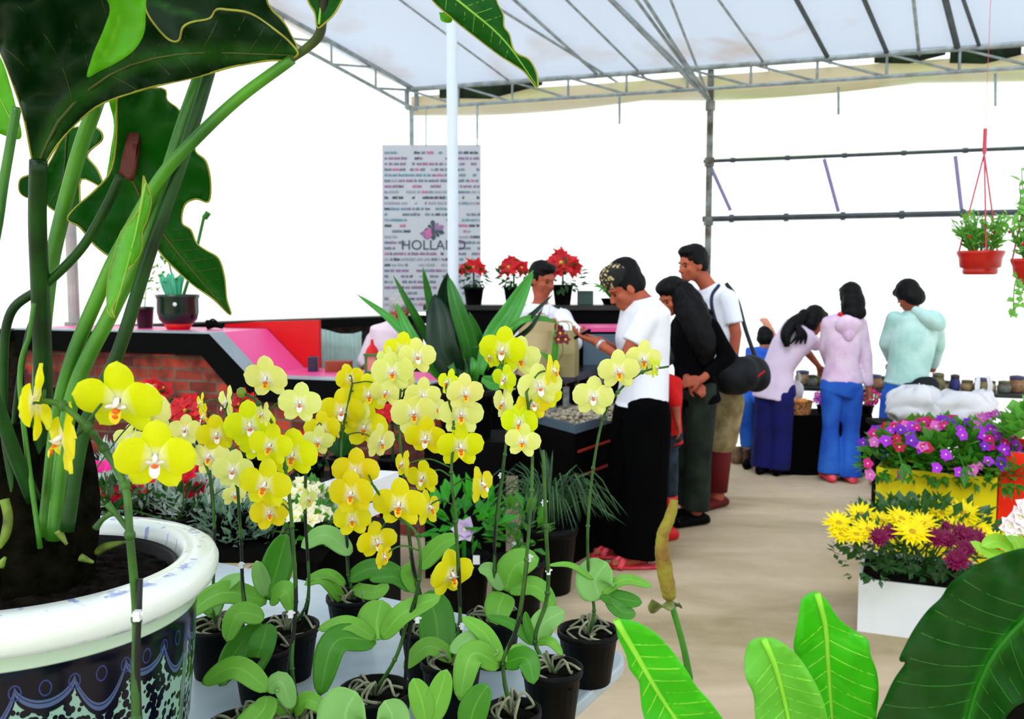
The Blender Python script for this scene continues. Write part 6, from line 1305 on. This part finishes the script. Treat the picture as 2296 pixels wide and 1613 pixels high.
# man in white shirt and black trousers reading his phone
t, hc, R, sp, A, Lg, J = person('person in white shirt, black trousers and patterned cap, head bent over a phone', 5.1, -72,
    [(1440, 905), (1446, 830), (1440, 760), (1446, 700), (1440, 668)],
    [dict(p=[(1450, 712, -.17), (1398, 806, -.2), (1338, 768, -.1)], hand=((-1, .15, .35), (.1, .1, 1), .5, 1), hs=1.0), dict(p=[(1420, 705, .16), (1392, 790, .18), (1345, 765, .06)], hand=((-1, -.2, .3), (0, -.4, 1), .8, -1))],
    [[(1452, 925, -.08), (1446, 1090, -.1), (1430, 1245, -.1)], [(1425, 925, .09), (1410, 1080, .1), (1388, 1222, .1)]],
    [(1402, 645), -84, 32, 0], 1.03, vox=.0065, top=('shirt', WHITE_T), bottom=('trousers', M('black_trousers', (5, 5, 6), .9, .2, spec=.03)), sleeve=.62, hem=.02, trr=(.125, .125, .13), hs=1.02, tw=.006)
hair_cap(t, hc, R, 1.05, [((0, .03, .08), (.08, .09, .07))])
mb = MB(); mb.ell(hc + R @ V((0, .0, .075)) * 1.05, (.088, .104, .075), R, 20, 12); mb.ell(hc + R @ V((0, -.03, .1)), (.07, .07, .055), R, 16, 10)
def cap_mat():
    m, t_, p, out = nt('patterned_cap'); tc = N(t_, 'ShaderNodeTexCoord'); v = N(t_, 'ShaderNodeTexVoronoi', i_Scale=60); t_.links.new(tc.outputs['Object'], v.inputs['Vector']); r = N(t_, 'ShaderNodeMapRange', i_1=.38, i_2=.46); t_.links.new(v.outputs[0], r.inputs[0])
    n2 = N(t_, 'ShaderNodeTexNoise', i_Scale=9); t_.links.new(tc.outputs['Object'], n2.inputs['Vector']); r2 = N(t_, 'ShaderNodeMapRange', i_1=.42, i_2=.45); t_.links.new(n2.outputs[0], r2.inputs[0])
    c = mix(t_, r.outputs[0], lin((186, 168, 120)), lin((34, 26, 18))); c = mix(t_, r2.outputs[0], lin((14, 12, 10)), c); t_.links.new(c, p.inputs['Base Color']); p.inputs['Roughness'].default_value = .9; return m
mb.leaf([hc + R @ V((0, -.07, .1)), hc + R @ V((0, -.11, .085)), hc + R @ V((0, -.15, .06))], .14, R @ V((0, -.2, 1)), -.2, 8, 6, base=.9, pw=.4)
remesh(mb, 'cap', cap_mat(), t, .006, 2, .005, 40)
mb = MB(); W0 = A[0][2]; dW = (A[0][2] - A[0][1]).normalized(); mb.tube([W0 - dW * .035, W0 - dW * .02], [.032, .031], 14); mb.build('wristwatch', M('silver_watch', (200, 206, 210), .3, metal=.5), t, smooth=True)
for i, (x, y, dy) in enumerate(((1412, 1262, -.13), (1372, 1222, .06))):
    c = at(x, y, 5.1 + dy); c.z = 0; mb = MB()
    mb.loft([(c + V((-.13, 0, .012)), V((0, .03, 0)), V((0, 0, .012))), (c + V((-.05, 0, .012)), V((0, .052, 0)), V((0, 0, .012))), (c + V((.1, 0, .012)), V((0, .042, 0)), V((0, 0, .012))), (c + V((.17, 0, .014)), V((0, .03, 0)), V((0, 0, .013)))], 14)
    mb.tube([c + V((-.06, -.05, .01)), c + V((-.03, -.03, .07)), c + V((-.02, .02, .075)), c + V((-.04, .05, .01))], .018, 8, sm=4); mb.tube([c + V((-.11, -.02, .02)), c + V((-.03, -.02, .078)), c + V((.08, -.03, .05))], .012, 8, sm=4); mb.build('sandal', M('red_sandal', (200, 20, 30), .4, .3, 20, col2=(240, 90, 110)), t, smooth=True)
hx = A[0][2]
p = at(1302, 752, 5.0); ph = thing('mobile_phone', p - V((0, 0, .02)), 'small black phone held in the hands of the person in white shirt', 'phone'); mb = MB(); mb.box(p + V((.01, .02, .005)), (.1, .05, .014), 0, Matrix.Rotation(-.5, 3, 'Y')); mb.build('body', m_bl2, ph, bevel=.004); mb = MB(); mb.box(p + V((.006, .02, .014)), (.05, .04, .002), 0, Matrix.Rotation(-.5, 3, 'Y')); mb.build('screen', M('phone_screen', (90, 96, 104), .2), ph)

# cashier
t, hc, R, sp, A, Lg, J = person('person in white shirt and lilac tie behind the display stand, holding a paper', 6.55, 28,
    [(1205, 860), (1205, 800), (1208, 745), (1210, 700), (1212, 682)],
    [dict(p=[(1158, 712, .0), (1135, 790, -.05), (1185, 815, -.2)], hand=((.8, -.5, .1), (.3, .2, 1), .6, 1)), dict(p=[(1262, 712, .02), (1290, 770, -.08), (1255, 742, -.24)], hand=((-.4, -.8, .3), (-.4, 0, 1), .7, -1))],
    [[(1185, 880), (1185, 990), (1185, 1110)], [(1225, 880), (1225, 990), (1225, 1110)]],
    [(1216, 628), 46, 14, 0], 1.02, vox=.009, top=('shirt', WHITE_T), bottom=('trousers', MATS['black_trousers']), sleeve=1.5, hem=.04, shoes=('shoe', m_bl2))
hair_cap(t, hc, R, 1.02)
mb = MB(); q0 = sp[3] + V((.03, -.13, -.03)); mb.prism([q0 + V((-.015, 0, 0)), q0 + V((.015, 0, 0)), q0 + V((.03, -.01, -.2)), q0 + V((.005, -.012, -.24)), q0 + V((-.02, -.01, -.2))], (0, .008, 0)); mb.build('neck_tie', M('lilac_tie', (206, 170, 220), .6), t)
mb = MB()
for s in (-1, 1): mb.tube([sp[4] + V((s * .06, .02, .0)), sp[4] + V((s * .05, -.06, -.02)), sp[4] + V((.02 + s * .02, -.11, -.08))], .012, 8, sm=4)
mb.build('collar', WHITE_T, t, smooth=True)
a = [(1242, 705), (1258, 690), (1312, 745), (1296, 752), (1268, 740)]
mb = MB(); mb.prism([at(x, y, 6.2 - .02 * i) for i, (x, y) in enumerate(a)], (0, .002, .001)); tag(mb.build('paper_sheet', M('white_paper', (246, 246, 250), .7, .01)), 'white sheet of paper held up by the person behind the display stand', 'paper')
# bending figure with grey hair behind the counter
t, hc, R, sp, A, Lg, J = person('person with grey hair and pale pink blouse leaning over behind the pink counter', 6.95, 20,
    [(868, 870), (868, 825), (872, 780), (878, 745), (886, 725)],
    [dict(p=[(838, 762, -.02), (815, 810, -.05), (828, 840, -.12)], hand=((.3, -.6, -.3), (0, -.2, -1), .5, 1)), dict(p=[(905, 765, -.02), (915, 815, -.05), (895, 838, -.12)], hand=((-.3, -.6, -.3), (0, -.2, -1), .5, -1))],
    [[(855, 880), (852, 970), (852, 1085)], [(885, 880), (885, 970), (885, 1085)]],
    [(896, 698), 20, 30, 0], .95, WF, SKIN, top=('blouse', M('pale_pink_cotton', (236, 214, 226), .8, .06, 10)), bottom=('skirt', M('black_skirt', (10, 8, 10), .9, spec=.03)), sleeve=1.4, hem=.02, trr=(.13, .13, .12), shoes=('shoe', m_bl2))
hair_cap(t, hc, R, .97, mat=M('grey_hair', (176, 176, 172), .7, .3, 40))

# child in red
m_jean = M('blue_denim', (40, 104, 200), .85, .35, 5, col2=(26, 74, 176)); m_jeand = M('dark_navy_denim', (12, 18, 100), .85, .3, 6, col2=(8, 12, 74)); m_jeang = M('grey_blue_denim', (36, 56, 72), .85, .4, 12, col2=(10, 18, 24))
t, hc, R, sp, A, Lg, J = person('person, a child in red top and dark jeans, mostly hidden behind the white shirt', 5.55, -60,
    [(1490, 975), (1490, 930), (1488, 885), (1486, 850), (1486, 838)],
    [dict(p=[(1500, 865, -.1), (1514, 900, -.12), (1520, 945, -.14)], hand=((.1, -.2, -1), (-1, 0, 0), .4, 1)), dict(p=[(1478, 865, .08), (1470, 910, .08), (1468, 950, .04)], hand=((0, 0, -1), (-1, 0, 0), .4, -1))],
    [[(1492, 985, -.04), (1498, 1070, -.04), (1500, 1145, -.04)], [(1480, 985, .05), (1484, 1065, .05), (1486, 1138, .06)]],
    [(1478, 808), -80, 20, 0], .72, WM, SKIN, vox=.008, top=('red_top', M('red_jersey', (206, 8, 10), .8, .1, 8)), bottom=('jeans', m_jeang), sleeve=1.3, hem=.05, hs=1.12, shoes=('shoe', m_red), pants_to=.82, legr=(.09, .07, .055))
hair_cap(t, hc, R, .8)
mb = MB()
for P_ in Lg: mb.tube([P_[2] + V((0, 0, .01)), P_[1].lerp(P_[2], .55)], [.05, .055], 12)
mb.build('red_socks', m_red, t, smooth=True)

# woman with long black hair
m_bk = M('black_jacket', (6, 6, 8), .85, .3, spec=.04)
t, hc, R, sp, A, Lg, J = person('person with long black hair, black jacket and dark green trousers, hands clasped in front', 5.95, -66,
    [(1560, 870), (1552, 815), (1552, 755), (1556, 705), (1540, 690)],
    [dict(p=[(1592, 735, -.14), (1632, 800, -.16), (1572, 852, -.24)], hand=((-1, -.1, -.1), (0, .6, -.3), .9, 1)), dict(p=[(1525, 730, .13), (1518, 800, .1), (1545, 858, -.16)], hand=((.5, -.5, -.3), (.2, .5, -.3), .9, -1))],
    [[(1572, 890, -.07), (1568, 1020, -.08), (1562, 1145, -.08)], [(1545, 890, .08), (1542, 1020, .08), (1538, 1130, .08)]],
    [(1508, 668), -62, 24, 0], .97, WF, SKIN, vox=.0075, top=('jacket', m_bk), bottom=('trousers', M('dark_green_trousers', (30, 44, 32), .85, .6, 7, col2=(6, 12, 8))), sleeve=1.8, hem=.1, trr=(.105, .085, .085), shoes=('shoe', m_bl2))
hair_cap(t, hc, R, 1.0, [((.0, .05, -.05), (.085, .075, .12)), ((.02, .1, -.16), (.09, .07, .14)), ((.03, .13, -.3), (.095, .06, .16)), ((0, -.0, .08), (.085, .09, .055))])
mb = MB(); mb.tube([hc + V((.02, -.01, .07)), hc + V((.08, -.03, -.02)), at(1560, 715, 5.85), at(1580, 770, 5.8), at(1585, 820, 5.8)], [.08, .1, .1, .085, .03], 14, sm=5); remesh(mb, 'long_hair', HAIR, t, .009, 3, .006, 40)
# man 2
m_khk = M('khaki_cotton', (168, 152, 112), .85, .25, 10, col2=(120, 104, 70)); m_mar = M('dark_red_cloth', (100, 8, 14), .8, .3, 6)
t, hc, R, sp, A, Lg, J = person('person in white tee shirt, khaki shorts and shoulder strap, tallest in the queue', 6.4, -52,
    [(1612, 880), (1608, 810), (1604, 735), (1604, 672), (1588, 642)],
    [dict(p=[(1632, 672, -.12), (1650, 748, -.16), (1642, 835, -.18)], hand=((0, -.3, -1), (-1, 0, 0), .5, 1)), dict(p=[(1572, 670, .16), (1556, 745, .16), (1570, 800, .0)], hand=((0, -.6, -1), (1, 0, 0), .5, -1))],
    [[(1628, 900, -.06), (1616, 985, -.06), (1608, 1118, -.06)], [(1596, 900, .09), (1592, 985, .1), (1590, 1100, .1)]],
    [(1552, 594), -66, 8, 0], 1.05, [(.15, .1), (.14, .1), (.155, .11), (.165, .09), (.065, .055)], SKIN, vox=.008, top=('tee_shirt', WHITE_T), bottom=('shorts', m_khk), sleeve=.72, hem=.03, pants_to=.52, trr=(.12, .11, .11), shoes=('shoe', m_mar), legr=(.092, .066, .052))
hair_cap(t, hc, R, 1.06, [((0, -.01, .09), (.07, .08, .04))])
mb = MB()
for P_ in Lg: mb.tube([P_[2] + V((0, 0, .05)), P_[1].lerp(P_[2], .15)], [.068, .082], 12)
mb.build('dark_red_leggings', m_mar, t, smooth=True)
a = [(1612, 640, -.18), (1596, 665, -.26), (1600, 705, -.28), (1625, 765, -.26), (1680, 832, -.22)]; b = [(1628, 636, -.04), (1652, 670, -.02), (1672, 740, -.08), (1700, 820, -.16)]
bg_ = thing('shoulder_bag', at(1665, 885, 6.2), 'bulky black shoulder bag with red piping hanging behind the white tee shirt', 'bag')
mb = MB(); mb.ell(at(1690, 838, 6.18), (.11, .1, .13), Matrix.Rotation(-.5, 3, 'Y'), 16, 10); mb.ell(at(1640, 850, 6.1), (.15, .09, .11), Matrix.Rotation(.25, 3, 'Y'), 16, 10); mb.ell(at(1665, 840, 6.12), (.12, .1, .12), None, 14, 10)
remesh(mb, 'bag_body', M('black_nylon', (12, 18, 22), .6, .4, 12, spec=.2), bg_, .012, 4, .008, 12)
mb = MB(); mb.tube([J(q) for q in a], .012, 8, sm=5); mb.build('strap', M('navy_strap', (28, 30, 64), .6), bg_, smooth=True); mb = MB(); mb.tube([J(q) for q in b], .014, 8, sm=5); mb.build('strap', M('black_strap', (20, 24, 34), .6), bg_, smooth=True)
mb = MB(); mb.tube([at(1690, 852, 6.06), at(1715, 832, 6.05)], .006, 6); mb.build('red_piping', m_red, bg_)
# bending woman
m_lav = M('lavender_cotton', (222, 202, 226), .8, .06, 8)
t, hc, R, sp, A, Lg, J = person('person with black ponytail, lavender tee shirt and navy jeans, bending over the display', 7.45, 150,
    [(1738, 868), (1745, 825), (1768, 780), (1798, 742), (1812, 730)],
    [dict(p=[(1812, 762, -.06), (1835, 775, .02), (1852, 790, .15)], hand=((.5, .8, -.2), (0, 0, -1), .5, 1)), dict(p=[(1780, 748, .12), (1810, 790, .25), (1835, 820, .3)], hand=((.4, .6, -.4), (0, 0, -1), .5, -1))],
    [[(1750, 890, -.04), (1752, 970, -.02), (1746, 1052, -.02)], [(1722, 890, .03), (1716, 960, .04), (1708, 1046, .04)]],
    [(1826, 722), 118, 30, 0], .93, WF, SKIN, top=('tee_shirt', m_lav), bottom=('jeans', m_jeand), sleeve=.9, hem=.1, trr=(.115, .095, .1), shoes=('shoe', m_bl2))
hair_cap(t, hc, R, .98, [((0, .04, -.03), (.08, .07, .09)), ((.01, .11, .0), (.05, .06, .05))])
mb = MB(); pt = [at(1800, 712, 7.4), at(1775, 728, 7.36), at(1762, 752, 7.32), at(1765, 778, 7.3)]; mb.tube(pt, [.05, .05, .045, .02], 10, sm=5)
for k in range(4): mb.tube([at(1785, 730, 7.32), at(1790 + 5 * k, 750, 7.3), at(1772 + 11 * k, 772, 7.3)], [.022, .018, .006], 7, sm=4)
mb.build('ponytail', HAIR, t, smooth=True)
# crouching figure mostly hidden
t, hc, R, sp, A, Lg, J = person('person in bright blue clothes half hidden behind the bending one and the black bag', 7.8, 160,
    [(1690, 890), (1695, 850), (1705, 815), (1712, 790), (1714, 780)],
    [dict(p=[(1732, 800, 0), (1745, 775, -.02), (1728, 738, -.05)], hand=((-.4, .2, .6), (0, 1, 0), .5, 1)), dict(p=[(1690, 800, .1), (1680, 835, .15), (1690, 860, .2)], hand=((.2, .8, -.4), (0, 0, -1), .5, -1))],
    [[(1698, 905, -.02), (1668, 900, -.16), (1676, 1000, -.1)], [(1702, 905, .1), (1690, 960, .1), (1690, 1010, .12)]],
    [(1718, 762), 150, 20, 0], .85, WF, SKINL, top=('blue_top', M('bright_blue_cotton', (30, 90, 200), .8, .2, 9, col2=(60, 110, 210))), bottom=('jeans', m_jean), sleeve=.6, hem=.04, shoes=('shoe', m_bl2))
hair_cap(t, hc, R, .9)
# pink hoodie
m_pkh = M('pink_fleece', (230, 208, 226), .85, .08, 9, col2=(214, 176, 214))
t, hc, R, sp, A, Lg, J = person('person with shoulder-length black hair, pink hoodie and flared blue jeans, seen from behind', 7.2, 178,
    [(1888, 860), (1888, 810), (1890, 765), (1892, 722), (1900, 705)],
    [dict(p=[(1858, 728, 0), (1850, 780, .05), (1858, 820, .2)], hand=((.1, .7, -.6), (0, 0, -1), .5, -1)), dict(p=[(1928, 728, 0), (1942, 800, .0), (1948, 872, -.02)], hand=((-.1, -.2, -1), (-1, 0, 0), .5, 1))],
    [[(1866, 880, 0), (1862, 960, 0), (1860, 1060, 0)], [(1909, 880, 0), (1907, 965, 0), (1907, 1070, -.04)]],
    [(1906, 672), 186, 16, 0], .93, WF, SKIN, vox=.008, top=('hooded_sweatshirt', m_pkh), bottom=('jeans', m_jean), sleeve=1.92, hem=.0, trr=(.1, .07, .098), shoes=('shoe', MATS['red_sandal']))
hair_cap(t, hc, R, 1.0, [((0, .06, -.04), (.088, .06, .12)), ((-.05, .03, -.08), (.04, .05, .1)), ((.05, .03, -.08), (.04, .05, .1)), ((0, .075, -.12), (.085, .045, .06))])
mb = MB(); c = sp[3] + V((0, -.1, -.02)); mb.ell(c, (.105, .05, .085), Matrix.Rotation(.3, 3, 'X'), 16, 10); mb.ell(c + V((.0, -.005, -.06)), (.05, .04, .07), None, 12, 8); mb.tube([sp[4] + V((-.09, -.03, -.02)), sp[4] + V((-.05, -.09, -.06)), sp[4] + V((.04, -.09, -.06)), sp[4] + V((.09, -.03, -.02))], .03, 10, sm=4); remesh(mb, 'hood', m_pkh, t, .009, 5, .005, 12)
mb = MB(); mb.tube([sp[4] + V((-.085, -.045, .0)), sp[4] + V((0, -.1, -.025)), sp[4] + V((.085, -.045, .0))], .02, 10, sm=5); mb.build('red_collar', m_red, t, smooth=True)
# mint jacket
m_mint = M('mint_cotton', (192, 224, 220), .85, .12, 6, col2=(158, 202, 194))
t, hc, R, sp, A, Lg, J = person('person in mint green hooded jacket and blue jeans, short black hair, seen from behind', 6.95, 190,
    [(2030, 868), (2040, 812), (2048, 760), (2050, 710), (2046, 694)],
    [dict(p=[(2005, 715, 0), (1985, 770, .08), (2000, 815, .25)], hand=((.2, .8, -.2), (0, 0, -1), .5, -1)), dict(p=[(2096, 722, 0), (2104, 775, .06), (2092, 830, .24)], hand=((-.2, .8, -.2), (0, 0, -1), .5, 1))],
    [[(2012, 890, 0), (1998, 985, 0), (1986, 1085, -.02)], [(2055, 890, 0), (2052, 985, .04), (2048, 1080, .04)]],
    [(2038, 668), 196, 40, 6], .98, [(.15, .12), (.15, .115), (.165, .12), (.17, .1), (.06, .055)], SKIN, vox=.009, top=('hooded_jacket', m_mint), bottom=('jeans', m_jean), sleeve=1.85, hem=-.02, trr=(.125, .105, .105), shoes=('shoe', M('pink_sandal', (226, 170, 150), .6)), tw=.009)
hair_cap(t, hc, R, 1.04, [((0, .05, -.02), (.085, .06, .08))])
mb = MB(); c = sp[3] + V((.06, -.12, .0)); mb.tube([sp[4] + V((-.03, -.07, .01)), sp[4] + V((.05, -.12, -.05)), sp[4] + V((.16, -.1, -.11)), sp[4] + V((.2, -.02, -.08))], [.03, .05, .05, .03], 12, sm=5); mb.ell(c + V((.03, -.0, -.02)), (.1, .05, .07), Matrix.Rotation(.5, 3, 'Y'), 14, 10); remesh(mb, 'hood', m_mint, t, .01, 5, .006, 12)
hb = thing('waist_bag', at(2055, 940, 6.8), 'black pouch tied with pale strings hanging under the mint jacket', 'bag')
mb = MB(); mb.ell(at(2045, 895, 6.8), (.17, .07, .12), Matrix.Rotation(-.2, 3, 'Y'), 16, 10); mb.ell(at(2020, 930, 6.8), (.09, .06, .1), None, 14, 8); mb.ell(at(2075, 865, 6.82), (.11, .06, .07), None, 14, 8); remesh(mb, 'pouch', MATS['black_nylon'], hb, .012, 4, .01, 12)
mb = MB(); mb.tube([at(2062, 860, 6.7), at(2058, 885, 6.68), at(2052, 905, 6.68)], .003, 5, sm=3); mb.tube([at(2060, 860, 6.7), at(2068, 888, 6.68), at(2066, 912, 6.68)], .003, 5, sm=3); mb.build('drawstring', m_clip, hb)
